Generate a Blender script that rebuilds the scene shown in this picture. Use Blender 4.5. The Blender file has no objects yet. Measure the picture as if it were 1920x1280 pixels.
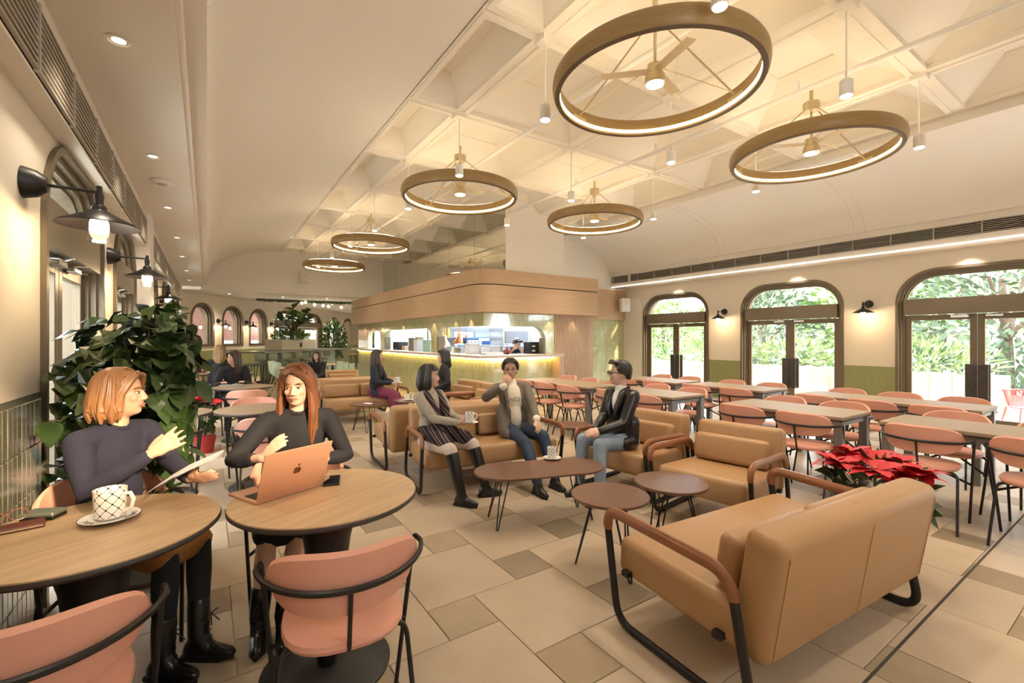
import bpy, bmesh, math, random
from mathutils import Vector, Matrix, Quaternion
R = math.radians
PI = math.pi
random.seed(7)
SC = bpy.context.scene
COL = SC.collection

# ------------------------------------------------------------------ camera, world, sun, exposure
EYE = 1.4
YAW = 33.84
FPX = 853.3
HOR = 636.0
cam_d = bpy.data.cameras.new('camera')
cam_d.lens = 16.0
cam_d.sensor_width = 36.0
cam_d.shift_y = -4.0 / 1920.0
cam_d.clip_start = 0.05
cam_d.clip_end = 300
cam = bpy.data.objects.new('camera', cam_d)
cam.location = (0, 0, EYE)
cam.rotation_euler = (R(90), 0, R(-YAW))
COL.objects.link(cam)
SC.camera = cam

world = bpy.data.worlds.new('world')
SC.world = world
world.use_nodes = True
wn = world.node_tree.nodes
bg = wn['Background']
bg.inputs['Color'].default_value = (0.88, 0.94, 1.0, 1)
bg.inputs['Strength'].default_value = 14.0

sun_d = bpy.data.lights.new('sun', 'SUN')
sun_d.energy = 8.0
sun_d.angle = R(2.5)
sun_d.color = (1.0, 0.74, 0.46)
sun = bpy.data.objects.new('sun', sun_d)
SUN_DIR = Vector((-0.30, 0.88, -0.37)).normalized()
sun.rotation_euler = SUN_DIR.to_track_quat('-Z', 'Y').to_euler()
COL.objects.link(sun)

SC.view_settings.view_transform = 'Standard'
SC.view_settings.look = 'None'
SC.view_settings.gamma = 1.0
SC.view_settings.use_curve_mapping = False
SC.view_settings.exposure = 0.45


def P(u, v, z):
    """pixel of the 1920x1280 photograph -> point at height z"""
    d = (v - HOR)
    Z = FPX * (EYE - z) / d
    t = (u - 960) / FPX
    s, c = math.sin(R(YAW)), math.cos(R(YAW))
    return Vector(((c * t + s) * Z, (-s * t + c) * Z, z))


def PD(u, v, Z):
    """pixel at camera depth Z"""
    t = (u - 960) / FPX
    s, c = math.sin(R(YAW)), math.cos(R(YAW))
    return Vector(((c * t + s) * Z, (-s * t + c) * Z, EYE - (v - HOR) * Z / FPX))


# ------------------------------------------------------------------ materials
MATS = {}


def mat(name, col, rough=0.5, metal=0.0, noise=0.0, nscale=8.0, bump=0.0, bscale=40.0, emit=None, estr=0.0,
        col2=None, stretch=None, coat=0.0, sheen=0.0, spec=0.5):
    if name in MATS:
        return MATS[name]
    m = bpy.data.materials.new(name)
    m.use_nodes = True
    nt = m.node_tree
    b = nt.nodes['Principled BSDF']
    b.inputs['Base Color'].default_value = (*col, 1)
    b.inputs['Roughness'].default_value = rough
    b.inputs['Metallic'].default_value = metal
    b.inputs['Specular IOR Level'].default_value = spec
    if coat:
        b.inputs['Coat Weight'].default_value = coat
        b.inputs['Coat Roughness'].default_value = 0.15
    if sheen:
        b.inputs['Sheen Weight'].default_value = sheen
    if emit:
        b.inputs['Emission Color'].default_value = (*emit, 1)
        b.inputs['Emission Strength'].default_value = estr
    if noise or col2 or bump:
        tc = nt.nodes.new('ShaderNodeTexCoord')
        mp = nt.nodes.new('ShaderNodeMapping')
        if stretch:
            mp.inputs['Scale'].default_value = stretch
        nt.links.new(tc.outputs['Object'], mp.inputs['Vector'])
    if noise or col2:
        n = nt.nodes.new('ShaderNodeTexNoise')
        n.inputs['Scale'].default_value = nscale
        n.inputs['Detail'].default_value = 6
        n.inputs['Roughness'].default_value = 0.6
        nt.links.new(mp.outputs['Vector'], n.inputs['Vector'])
        r = nt.nodes.new('ShaderNodeValToRGB')
        c2 = col2 or tuple(c * (1 - noise) for c in col)
        r.color_ramp.elements[0].position = 0.32
        r.color_ramp.elements[1].position = 0.68
        r.color_ramp.elements[0].color = (*c2, 1)
        r.color_ramp.elements[1].color = (*col, 1)
        nt.links.new(n.outputs['Fac'], r.inputs['Fac'])
        nt.links.new(r.outputs['Color'], b.inputs['Base Color'])
    if bump:
        n2 = nt.nodes.new('ShaderNodeTexNoise')
        n2.inputs['Scale'].default_value = bscale
        n2.inputs['Detail'].default_value = 4
        nt.links.new(mp.outputs['Vector'], n2.inputs['Vector'])
        bp = nt.nodes.new('ShaderNodeBump')
        bp.inputs['Strength'].default_value = bump
        bp.inputs['Distance'].default_value = 0.01
        nt.links.new(n2.outputs['Fac'], bp.inputs['Height'])
        nt.links.new(bp.outputs['Normal'], b.inputs['Normal'])
    MATS[name] = m
    return m


def brick_mat(name, c1, c2, mortar, scale, bw, rh, msize=0.02, rough=0.35, axis='XZ', bump=0.3, coat=0.0):
    if name in MATS:
        return MATS[name]
    m = bpy.data.materials.new(name)
    m.use_nodes = True
    nt = m.node_tree
    b = nt.nodes['Principled BSDF']
    b.inputs['Roughness'].default_value = rough
    if coat:
        b.inputs['Coat Weight'].default_value = coat
    tc = nt.nodes.new('ShaderNodeTexCoord')
    sep = nt.nodes.new('ShaderNodeSeparateXYZ')
    add = nt.nodes.new('ShaderNodeMath')
    cmb = nt.nodes.new('ShaderNodeCombineXYZ')
    nt.links.new(tc.outputs['Object'], sep.inputs['Vector'])
    nt.links.new(sep.outputs['X'], add.inputs[0])
    nt.links.new(sep.outputs['Y'], add.inputs[1])
    nt.links.new(add.outputs[0], cmb.inputs['X'])
    nt.links.new(sep.outputs['Z'], cmb.inputs['Y'])
    br = nt.nodes.new('ShaderNodeTexBrick')
    br.inputs['Color1'].default_value = (*c1, 1)
    br.inputs['Color2'].default_value = (*c2, 1)
    br.inputs['Mortar'].default_value = (*mortar, 1)
    br.inputs['Scale'].default_value = scale
    br.inputs['Brick Width'].default_value = bw
    br.inputs['Row Height'].default_value = rh
    br.inputs['Mortar Size'].default_value = msize
    nt.links.new(cmb.outputs['Vector'], br.inputs['Vector'])
    nt.links.new(br.outputs['Color'], b.inputs['Base Color'])
    bp = nt.nodes.new('ShaderNodeBump')
    bp.inputs['Strength'].default_value = bump
    bp.inputs['Distance'].default_value = 0.005
    inv = nt.nodes.new('ShaderNodeMath')
    inv.operation = 'SUBTRACT'
    inv.inputs[0].default_value = 1.0
    nt.links.new(br.outputs['Fac'], inv.inputs[1])
    nt.links.new(inv.outputs[0], bp.inputs['Height'])
    nt.links.new(bp.outputs['Normal'], b.inputs['Normal'])
    MATS[name] = m
    return m


def glass_mat(name, tint=(1, 1, 1), refl=0.12):
    if name in MATS:
        return MATS[name]
    m = bpy.data.materials.new(name)
    m.use_nodes = True
    nt = m.node_tree
    nt.nodes.remove(nt.nodes['Principled BSDF'])
    out = nt.nodes['Material Output']
    tr = nt.nodes.new('ShaderNodeBsdfTransparent')
    tr.inputs['Color'].default_value = (*tint, 1)
    gl = nt.nodes.new('ShaderNodeBsdfGlossy')
    gl.inputs['Roughness'].default_value = 0.02
    lw = nt.nodes.new('ShaderNodeLayerWeight')
    lw.inputs['Blend'].default_value = 0.5
    pw = nt.nodes.new('ShaderNodeMath')
    pw.operation = 'POWER'
    pw.inputs[1].default_value = 4.0
    nt.links.new(lw.outputs['Facing'], pw.inputs[0])
    ma = nt.nodes.new('ShaderNodeMath')
    ma.operation = 'MULTIPLY_ADD'
    ma.inputs[1].default_value = 0.55
    ma.inputs[2].default_value = 0.035
    nt.links.new(pw.outputs[0], ma.inputs[0])
    mx = nt.nodes.new('ShaderNodeMixShader')
    nt.links.new(ma.outputs[0], mx.inputs[0])
    nt.links.new(tr.outputs[0], mx.inputs[1])
    nt.links.new(gl.outputs[0], mx.inputs[2])
    nt.links.new(mx.outputs[0], out.inputs['Surface'])
    MATS[name] = m
    return m


def mug_mat():
    if 'mug' in MATS:
        return MATS['mug']
    m = bpy.data.materials.new('mug_lattice')
    m.use_nodes = True
    nt = m.node_tree
    b = nt.nodes['Principled BSDF']
    b.inputs['Roughness'].default_value = 0.2
    tc = nt.nodes.new('ShaderNodeTexCoord')
    sp = nt.nodes.new('ShaderNodeSeparateXYZ')
    nt.links.new(tc.outputs['Object'], sp.inputs[0])

    def mth(op, a, bb=None):
        n = nt.nodes.new('ShaderNodeMath')
        n.operation = op
        for i, x in enumerate((a, bb)):
            if x is None:
                continue
            if isinstance(x, (int, float)):
                n.inputs[i].default_value = x
            else:
                nt.links.new(x, n.inputs[i])
        return n.outputs[0]
    th = mth('MULTIPLY', mth('ARCTAN2', sp.outputs['Y'], sp.outputs['X']), 8 / (2 * PI))
    zz = mth('MULTIPLY', sp.outputs['Z'], 30.0)
    l = []
    for op in ('ADD', 'SUBTRACT'):
        f = mth('FRACT', mth(op, th, zz))
        l.append(mth('ABSOLUTE', mth('SUBTRACT', f, 0.5)))
    line = mth('LESS_THAN', mth('MINIMUM', l[0], l[1]), 0.035)
    dot = mth('LESS_THAN', mth('ADD', l[0], l[1]), 0.17)
    side = mth('GREATER_THAN', mth('ADD', mth('POWER', sp.outputs['X'], 2), mth('POWER', sp.outputs['Y'], 2)), 0.038 ** 2)
    msk = mth('MULTIPLY', mth('MAXIMUM', line, dot), side)
    mx = nt.nodes.new('ShaderNodeMix')
    mx.data_type = 'RGBA'
    mx.inputs['A'].default_value = (0.85, 0.82, 0.76, 1)
    mx.inputs['B'].default_value = (0.02, 0.02, 0.02, 1)
    nt.links.new(msk, mx.inputs['Factor'])
    nt.links.new(mx.outputs['Result'], b.inputs['Base Color'])
    MATS['mug'] = m
    return m


def shawl_mat():
    if 'shawl' in MATS:
        return MATS['shawl']
    m = bpy.data.materials.new('woven_shawl')
    m.use_nodes = True
    nt = m.node_tree
    b = nt.nodes['Principled BSDF']
    b.inputs['Roughness'].default_value = 0.9
    tc = nt.nodes.new('ShaderNodeTexCoord')
    w = nt.nodes.new('ShaderNodeTexWave')
    w.inputs['Scale'].default_value = 5
    w.inputs['Distortion'].default_value = 0
    mp = nt.nodes.new('ShaderNodeMapping')
    mp.inputs['Rotation'].default_value = (0.6, 0.5, 0.7)
    ch = nt.nodes.new('ShaderNodeTexChecker')
    ch.inputs['Scale'].default_value = 11
    ch.inputs['Color1'].default_value = (0, 0, 0, 1)
    ch.inputs['Color2'].default_value = (0.35, 0.35, 0.35, 1)
    nt.links.new(tc.outputs['Object'], mp.inputs[0])
    nt.links.new(mp.outputs[0], w.inputs['Vector'])
    nt.links.new(mp.outputs[0], ch.inputs['Vector'])
    ad = nt.nodes.new('ShaderNodeMath')
    ad.inputs[1].default_value = 0
    nt.links.new(w.outputs['Fac'], ad.inputs[0])
    nt.links.new(ch.outputs['Fac'], ad.inputs[1])
    fr = nt.nodes.new('ShaderNodeMath')
    fr.operation = 'FRACT'
    nt.links.new(ad.outputs[0], fr.inputs[0])
    r = nt.nodes.new('ShaderNodeValToRGB')
    r.color_ramp.interpolation = 'CONSTANT'
    e = r.color_ramp.elements
    e[0].color = (0.012, 0.012, 0.015, 1)
    e[1].position = 0.3
    e[1].color = (0.16, 0.035, 0.025, 1)
    for p, c in ((0.5, (0.02, 0.02, 0.025, 1)), (0.66, (0.36, 0.36, 0.36, 1)), (0.78, (0.10, 0.03, 0.025, 1)), (0.9, (0.015, 0.015, 0.02, 1))):
        x = e.new(p)
        x.color = c
    nt.links.new(fr.outputs[0], r.inputs['Fac'])
    nt.links.new(r.outputs['Color'], b.inputs['Base Color'])
    MATS['shawl'] = m
    return m


WHITE = mat('white_plaster', (0.80, 0.75, 0.68), 0.7, bump=0.02, bscale=60)
CREAM = mat('cream_plaster', (0.74, 0.66, 0.55), 0.75, bump=0.03, bscale=70)
COFFER = mat('coffer_plaster', (0.84, 0.78, 0.68), 0.75)
BRONZE = mat('bronze_metal', (0.18, 0.145, 0.10), 0.42, 0.55)
BRONZE2 = mat('bronze_panel', (0.19, 0.155, 0.11), 0.45, 0.4)
BLACK = mat('black_metal', (0.014, 0.013, 0.013), 0.42, 0.2)
DARKGR = mat('dark_granite', (0.022, 0.020, 0.019), 0.25, col2=(0.07, 0.06, 0.055), nscale=90, noise=.1)
PINK = mat('pink_leather', (0.70, 0.345, 0.25), 0.42, bump=0.04, bscale=160)
TAN = mat('tan_leather', (0.40, 0.225, 0.10), 0.42, bump=0.05, bscale=220, noise=0.06, nscale=3)
ARMWOOD = mat('arm_walnut', (0.30, 0.115, 0.045), 0.35, noise=0.35, nscale=14, stretch=(1, 0.15, 1), coat=0.2)
OAK = mat('oak_top', (0.60, 0.415, 0.24), 0.42, noise=0.28, nscale=5, stretch=(0.5, 6, 1), bump=0.03, bscale=30)
OAKG = mat('greige_oak_top', (0.34, 0.245, 0.16), 0.5, noise=0.2, nscale=5, stretch=(6, 0.5, 1))
WALNUT = mat('walnut_top', (0.17, 0.075, 0.042), 0.36, noise=0.3, nscale=6, stretch=(0.6, 7, 1))
OAKWALL = mat('oak_cladding', (0.52, 0.35, 0.21), 0.5, noise=0.18, nscale=4, stretch=(0.35, 0.35, 14))
OAKSLAT = mat('oak_slat', (0.50, 0.35, 0.24), 0.55, noise=0.14, nscale=6, stretch=(8, 8, 0.3))
RINGWOOD = mat('ring_wood', (0.36, 0.235, 0.095), 0.4, noise=0.25, nscale=5, stretch=(1, 1, 22))
GREYM = mat('grey_metal', (0.24, 0.24, 0.235), 0.45, 0.5)
STEEL = mat('steel', (0.62, 0.63, 0.64), 0.25, 1.0)
BRASSY = mat('champagne_metal', (0.55, 0.45, 0.28), 0.35, 0.6)
WHITEM = mat('white_metal', (0.82, 0.80, 0.76), 0.4)
GREENT = brick_mat('green_tile', (0.42, 0.43, 0.22), (0.53, 0.53, 0.31), (0.36, 0.37, 0.22), 1.0, 0.07, 0.15, 0.003, 0.12, coat=0.5)
GREENP = mat('green_wainscot', (0.30, 0.31, 0.14), 0.3, noise=0.15, nscale=9, stretch=(6, 6, 0.6))
BRICK = brick_mat('red_brick', (0.24, 0.085, 0.06), (0.33, 0.13, 0.09), (0.36, 0.29, 0.25), 1.0, 0.22, 0.075, 0.01, 0.9)
GLASS = glass_mat('clear_glass', (0.97, 0.985, 0.98))
MIRROR = mat('mirror', (0.72, 0.72, 0.66), 0.02, 1.0)
DARK = mat('dark_void', (0.02, 0.02, 0.02), 0.8)
GRILLEDARK = mat('grille_dark', (0.05, 0.045, 0.04), 0.8)
LEAF = mat('leaf_green', (0.030, 0.062, 0.014), 0.32, noise=0.45, nscale=9, spec=0.6)
LEAF2 = mat('leaf_variegated', (0.055, 0.11, 0.03), 0.32, col2=(0.02, 0.05, 0.016), nscale=14, noise=.1)
LEAFL = mat('leaf_light', (0.14, 0.24, 0.05), 0.45, noise=0.4, nscale=5)
LEAFM = mat('leaf_mid', (0.07, 0.15, 0.04), 0.45, noise=0.4, nscale=5)
LEAFO = mat('leaf_pale', (0.24, 0.33, 0.12), 0.6, noise=0.5, nscale=3)  # pale yellow-green leaf of the outdoor plants
BARK = mat('bark', (0.13, 0.085, 0.055), 0.9, noise=0.4, nscale=20)
RED = mat('poinsettia_red', (0.62, 0.008, 0.02), 0.5, noise=0.3, nscale=20)
REDM = mat('red_metal', (0.75, 0.05, 0.06), 0.4)
SOIL = mat('soil', (0.03, 0.02, 0.014), 0.95)
PAPER = mat('paper', (0.82, 0.80, 0.80), 0.8)
INK = mat('ink', (0.05, 0.05, 0.06), 0.8)
CERAM = mat('ceramic', (0.84, 0.81, 0.76), 0.2)
MINT = mat('mint_plastic', (0.40, 0.52, 0.43), 0.4)
ROSEGOLD = mat('rose_gold', (0.74, 0.43, 0.29), 0.36, 0.6)
SKIN = mat('skin', (0.60, 0.35, 0.24), 0.5)
SKIN2 = mat('skin_fair', (0.66, 0.42, 0.31), 0.5)
LIPS = mat('lips', (0.45, 0.15, 0.12), 0.45)
EYEW = mat('eye_white', (0.8, 0.78, 0.75), 0.25)
EYEB = mat('eye_dark', (0.015, 0.01, 0.008), 0.2)
LED = mat('led_warm', (1, 0.9, 0.7), 0.5, emit=(1.0, 0.80, 0.45), estr=9.0)
LEDUP = mat('led_uplight', (1, 0.9, 0.7), 0.5, emit=(1.0, 0.82, 0.55), estr=34.0)
LEDCOVE = mat('led_cove', (1, 0.95, 0.85), 0.5, emit=(1.0, 0.92, 0.80), estr=1.5)
LEDCTR = mat('led_counter', (1, 0.9, 0.7), 0.5, emit=(1.0, 0.70, 0.22), estr=22.0)
BULB = mat('bulb_glow', (1, 0.95, 0.85), 0.5, emit=(1.0, 0.80, 0.52), estr=26.0)
KLAMP = mat('kitchen_panel_light', (1, 1, 1), 0.5, emit=(0.80, 0.90, 1.0), estr=9.0)


# ------------------------------------------------------------------ mesh building
def fillet(pts, r, n=5):
    pts = [Vector(p) for p in pts]
    out = [pts[0]]
    for i in range(1, len(pts) - 1):
        a, b, c = pts[i - 1], pts[i], pts[i + 1]
        d1, d2 = (a - b), (c - b)
        k = min(r, d1.length * 0.49, d2.length * 0.49)
        p1, p2 = b + d1.normalized() * k, b + d2.normalized() * k
        for j in range(n + 1):
            t = j / n
            out.append((1 - t) ** 2 * p1 + 2 * t * (1 - t) * b + t * t * p2)
    out.append(pts[-1])
    return out


class MB:
    def __init__(s):
        s.v, s.f, s.m = [], [], []

    def add(s, vs, fs, mi=0):
        o = len(s.v)
        s.v += [tuple(x) for x in vs]
        s.f += [tuple(i + o for i in f) for f in fs]
        s.m += [mi] * len(fs)
        return s

    def box(s, x0, x1, y0, y1, z0, z1, mi=0, M=None):
        vs = [Vector((x, y, z)) for z in (z0, z1) for y in (y0, y1) for x in (x0, x1)]
        if M:
            vs = [M @ p for p in vs]
        return s.add(vs, [(0, 2, 3, 1), (4, 5, 7, 6), (0, 1, 5, 4), (2, 6, 7, 3), (0, 4, 6, 2), (1, 3, 7, 5)], mi)

    def rbox(s, x0, x1, y0, y1, z0, z1, r=0.02, mi=0, M=None, seg=3):
        bm = bmesh.new()
        bmesh.ops.create_cube(bm, size=1)
        for v in bm.verts:
            v.co = Vector(((x0 + x1) / 2 + v.co.x * (x1 - x0), (y0 + y1) / 2 + v.co.y * (y1 - y0), (z0 + z1) / 2 + v.co.z * (z1 - z0)))
        bmesh.ops.bevel(bm, geom=bm.edges[:], offset=r, segments=seg, profile=0.5, affect='EDGES')
        bm.verts.index_update()
        vs = [(M @ v.co) if M else v.co.copy() for v in bm.verts]
        fs = [tuple(v.index for v in f.verts) for f in bm.faces]
        bm.free()
        return s.add(vs, fs, mi)

    def tube(s, pts, r, n=8, mi=0, closed=False, cap=True, flat=1.0):
        pts = [Vector(p) for p in pts]
        k = len(pts)
        rs = r if isinstance(r, (list, tuple)) else [r] * k
        tang = []
        for i in range(k):
            if closed:
                d = pts[(i + 1) % k] - pts[i - 1]
            else:
                d = pts[min(i + 1, k - 1)] - pts[max(i - 1, 0)]
            tang.append(d.normalized() if d.length > 1e-9 else Vector((0, 0, 1)))
        up = Vector((0, 0, 1)) if abs(tang[0].z) < 0.9 else Vector((1, 0, 0))
        nrm = (up - tang[0] * up.dot(tang[0])).normalized()
        vs = []
        for i in range(k):
            t = tang[i]
            nrm = nrm - t * nrm.dot(t)
            if nrm.length < 1e-6:
                nrm = t.orthogonal()
            nrm.normalize()
            bn = t.cross(nrm)
            for j in range(n):
                a = 2 * PI * j / n
                vs.append(pts[i] + (nrm * math.cos(a) + bn * math.sin(a) * flat) * rs[i])
        fs = []
        rng = k if closed else k - 1
        for i in range(rng):
            i2 = (i + 1) % k
            for j in range(n):
                j2 = (j + 1) % n
                fs.append((i * n + j, i * n + j2, i2 * n + j2, i2 * n + j))
        if cap and not closed:
            fs.append(tuple(range(n - 1, -1, -1)))
            fs.append(tuple((k - 1) * n + j for j in range(n)))
        return s.add(vs, fs, mi)

    def lathe(s, prof, n=24, c=(0, 0, 0), mi=0, sx=1, sy=1, M=None, capends=True):
        """prof: list of (radius, z)"""
        vs = []
        for (r, z) in prof:
            for j in range(n):
                a = 2 * PI * j / n
                p = Vector((c[0] + r * sx * math.cos(a), c[1] + r * sy * math.sin(a), c[2] + z))
                vs.append(M @ p if M else p)
        fs = []
        for i in range(len(prof) - 1):
            for j in range(n):
                j2 = (j + 1) % n
                fs.append((i * n + j, i * n + j2, (i + 1) * n + j2, (i + 1) * n + j))
        if capends:
            fs.append(tuple(range(n - 1, -1, -1)))
            fs.append(tuple((len(prof) - 1) * n + j for j in range(n)))
        return s.add(vs, fs, mi)

    def ball(s, c, r, n=10, mi=0, sc=(1, 1, 1), M=None):
        vs, fs = [], []
        h = max(4, n // 2 + 1)
        c = Vector(c)
        for i in range(1, h):
            ph = PI * i / h
            for j in range(n):
                a = 2 * PI * j / n
                p = Vector((r * sc[0] * math.sin(ph) * math.cos(a), r * sc[1] * math.sin(ph) * math.sin(a), r * sc[2] * math.cos(ph)))
                vs.append(c + (M @ p if M else p))
        top, bot = len(vs), len(vs) + 1
        for q in (1, -1):
            p = Vector((0, 0, q * r * sc[2]))
            vs.append(c + (M @ p if M else p))
        for i in range(h - 2):
            for j in range(n):
                j2 = (j + 1) % n
                fs.append((i * n + j, (i + 1) * n + j, (i + 1) * n + j2, i * n + j2))
        for j in range(n):
            j2 = (j + 1) % n
            fs.append((top, j, j2))
            fs.append((bot, (h - 2) * n + j2, (h - 2) * n + j))
        return s.add(vs, fs, mi)

    def limb(s, pts, rs, n=10, mi=0):
        """tapered closed tube with round ends"""
        pts = [Vector(p) for p in pts]
        d0 = (pts[0] - pts[1]).normalized()
        d1 = (pts[-1] - pts[-2]).normalized()
        P2 = [pts[0] + d0 * rs[0] * 0.95, pts[0] + d0 * rs[0] * 0.7] + pts + [pts[-1] + d1 * rs[-1] * 0.7, pts[-1] + d1 * rs[-1] * 0.95]
        R2 = [rs[0] * 0.3, rs[0] * 0.72] + list(rs) + [rs[-1] * 0.72, rs[-1] * 0.3]
        return s.tube(P2, R2, n, mi)

    def prism(s, poly, d0, d1, mi=0, axis='Y'):
        """poly in (a, z); extruded along the third axis from d0 to d1"""
        n = len(poly)

        def q(a, z, d):
            return (a, d, z) if axis == 'Y' else ((d, a, z) if axis == 'X' else (a, z, d))
        vs = [q(a, z, d0) for a, z in poly] + [q(a, z, d1) for a, z in poly]
        fs = [tuple(range(n)), tuple(range(2 * n - 1, n - 1, -1))]
        for i in range(n):
            j = (i + 1) % n
            fs.append((i, i + n, j + n, j))
        return s.add(vs, fs, mi)

    def band(s, pa, pb, d0, d1, mi=0):
        """solid between two parallel open paths (a, z), extruded in local Y from d0 to d1"""
        n = len(pa)
        vs = []
        for d in (d0, d1):
            vs += [(a, d, z) for a, z in pa] + [(a, d, z) for a, z in pb]
        fs = []
        for i in range(n - 1):
            fs.append((i, i + 1, n + i + 1, n + i))
            fs.append((2 * n + i, 3 * n + i, 3 * n + i + 1, 2 * n + i + 1))
            fs.append((i, 2 * n + i, 2 * n + i + 1, i + 1))
            fs.append((n + i, n + i + 1, 3 * n + i + 1, 3 * n + i))
        for i in (0, n - 1):
            fs.append((i, n + i, 3 * n + i, 2 * n + i))
        return s.add(vs, fs, mi)

    def mesh(s, name, mats, smooth=False, fix=True):
        me = bpy.data.meshes.new(name)
        me.from_pydata([tuple(x) for x in s.v], [], s.f)
        if not isinstance(mats, (list, tuple)):
            mats = [mats]
        for m in mats:
            me.materials.append(m)
        me.polygons.foreach_set('material_index', s.m)
        if fix:
            bm = bmesh.new()
            bm.from_mesh(me)
            bmesh.ops.recalc_face_normals(bm, faces=bm.faces[:])
            bm.to_mesh(me)
            bm.free()
        if smooth:
            me.polygons.foreach_set('use_smooth', [True] * len(me.polygons))
            try:
                me.set_sharp_from_angle(angle=R(40))
            except Exception:
                pass
        me.update()
        return me

    def build(s, name, mats, parent=None, smooth=False, **kw):
        return obj(name, s.mesh(name, mats, smooth), parent, **kw)


def tag(o, label=None, cat=None, group=None, kind=None):
    if label:
        o['label'] = label
    if cat:
        o['category'] = cat
    if group:
        o['group'] = group
    if kind:
        o['kind'] = kind
    return o


def obj(name, me, parent=None, loc=None, rot=None, label=None, cat=None, group=None, kind=None):
    o = bpy.data.objects.new(name, me)
    COL.objects.link(o)
    if parent:
        o.parent = parent
    if loc is not None:
        o.location = loc
    if rot is not None:
        o.rotation_euler = rot if isinstance(rot, (tuple, list)) else (0, 0, rot)
    return tag(o, label, cat, group, kind)


def empty(name, loc=(0, 0, 0), rotz=0, label=None, cat=None, group=None, kind=None):
    return obj(name, None, None, loc, rotz, label, cat, group, kind)


def dup(root, loc, rotz, label=None, group=None, parent=None):
    r = root.copy()
    COL.objects.link(r)
    if parent is None:
        r.location = loc
        r.rotation_euler = (0, 0, rotz)
    if label:
        r['label'] = label
    if group:
        r['group'] = group
    kids = [(c, r) for c in root.children]
    while kids:
        ch, par = kids.pop()
        c = ch.copy()
        COL.objects.link(c)
        c.parent = par
        kids += [(g, c) for g in ch.children]
    return r


def head_rz(dx, dy):
    """rotation about z that turns local +Y to (dx, dy)"""
    return math.atan2(-dx, dy)


def rr(s0, s1, zt, r, n=10, zb=0.0):
    """open path: up the left side, round the top corners, down the right side"""
    p = [(s0, zb)]
    for i in range(n + 1):
        a = PI - (PI / 2) * i / n
        p.append((s0 + r + r * math.cos(a), zt - r + r * math.sin(a)))
    for i in range(n + 1):
        a = PI / 2 - (PI / 2) * i / n
        p.append((s1 - r + r * math.cos(a), zt - r + r * math.sin(a)))
    p.append((s1, zb))
    return p


def light(name, kind, loc, energy, color=(1, 0.8, 0.55), size=0.05, parent=None, spot=None, aim=None, blend=0.5):
    d = bpy.data.lights.new(name, kind)
    d.energy = energy
    d.color = color
    if kind == 'POINT' or kind == 'SPOT':
        d.shadow_soft_size = size
    if kind == 'AREA':
        d.size = size
    if kind == 'SPOT':
        d.spot_size = R(spot or 60)
        d.spot_blend = blend
    o = bpy.data.objects.new(name, d)
    COL.objects.link(o)
    o.location = loc
    if aim is not None:
        o.rotation_euler = Vector(aim).to_track_quat('-Z', 'Y').to_euler()
    if parent:
        o.parent = parent
    return o

# ================================================================== THE SETTING
XL, XR, YB = -0.72, 10.30, -2.6
ZC = 4.2            # rib level of the coffered ceiling
ZS = 2.95           # soffit level

# ---- floor: pinwheel stone tiles
fl = MB().box(XL - .3, XR + .3, YB - .2, 30, -0.12, -0.012).build('floor', mat('grout', (0.62, 0.54, 0.43), 0.9), kind='structure')
TL = [mat('stone_light_%d' % i, c, 0.42, noise=0.14, nscale=2.6, bump=0.03, bscale=25, col2=c2) for i, (c, c2) in enumerate([
    ((0.52, 0.41, 0.29), (0.45, 0.35, 0.245)), ((0.50, 0.40, 0.295), (0.44, 0.345, 0.255)), ((0.55, 0.435, 0.31), (0.48, 0.37, 0.255)), ((0.48, 0.38, 0.275), (0.42, 0.325, 0.23))])]
TD = [mat('stone_dark_%d' % i, c, 0.45, noise=0.16, nscale=4, bump=0.03, bscale=25) for i, c in enumerate([
    (0.32, 0.235, 0.145), (0.36, 0.265, 0.165), (0.31, 0.24, 0.165), (0.40, 0.31, 0.205)])]
TA, TB = 0.562, 0.272
ox, oy = 0.941, 2.19
tiles = []
for i in range(-40, 60):
    for j in range(-60, 60):
        x, y = ox + i * TA + j * TB, oy + i * TB - j * TA
        # small dark square (x..x+TB, y-TB..y), large one above-left of it
        for (x0, y1, w, big) in ((x, y, TB, False), (x - TA, y - TB + TA, TA, True)):
            a0, a1, b0, b1 = x0, x0 + w, y1 - w, y1
            a0, a1 = max(a0, XL), min(a1, XR)
            b0, b1 = max(b0, 0.35), min(b1, 17.5)
            if a1 - a0 < 0.04 or b1 - b0 < 0.04:
                continue
            tiles.append((a0, a1, b0, b1, big, (a1 - a0) > w - .001 and (b1 - b0) > w - .001, w))
# keep what the camera can see
def seen(t):
    cx, cy = (t[0] + t[1]) / 2, (t[2] + t[3]) / 2
    Z = cx * math.sin(R(YAW)) + cy * math.cos(R(YAW))
    X = cx * math.cos(R(YAW)) - cy * math.sin(R(YAW))
    return Z > 1.3 and abs(X / Z) < 1.25
vis = sorted((t for t in tiles if seen(t)), key=lambda t: (t[0] + t[1]) ** 2 + (t[2] + t[3]) ** 2)
near = [t for t in vis if t[5]][:300]
nearset = set(id(t) for t in near)
G = 0.0022
tm = {}
rt = random.Random(3)
for t in near:
    big = t[4]
    k = (big, rt.randrange(4))
    if k not in tm:
        w = t[6]
        tm[k] = MB().rbox(-w / 2 + G, w / 2 - G, -w / 2 + G, w / 2 - G, -0.02, 0, 0.0015, seg=1).mesh('floor_tile', (TL if big else TD)[k[1]])
    obj('floor_tile', tm[k], fl, ((t[0] + t[1]) / 2, (t[2] + t[3]) / 2, 0), rt.choice((0, PI / 2, PI, 1.5 * PI)))
far = MB()
for t in tiles:
    if id(t) not in nearset:
        k = rt.randrange(4)
        far.box(t[0] + G, t[1] - G, t[2] + G, t[3] - G, -0.02, 0, (0 if t[4] else 4) + k)
far.box(XL, XR, YB, 0.34, -0.02, 0, 0)
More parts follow.
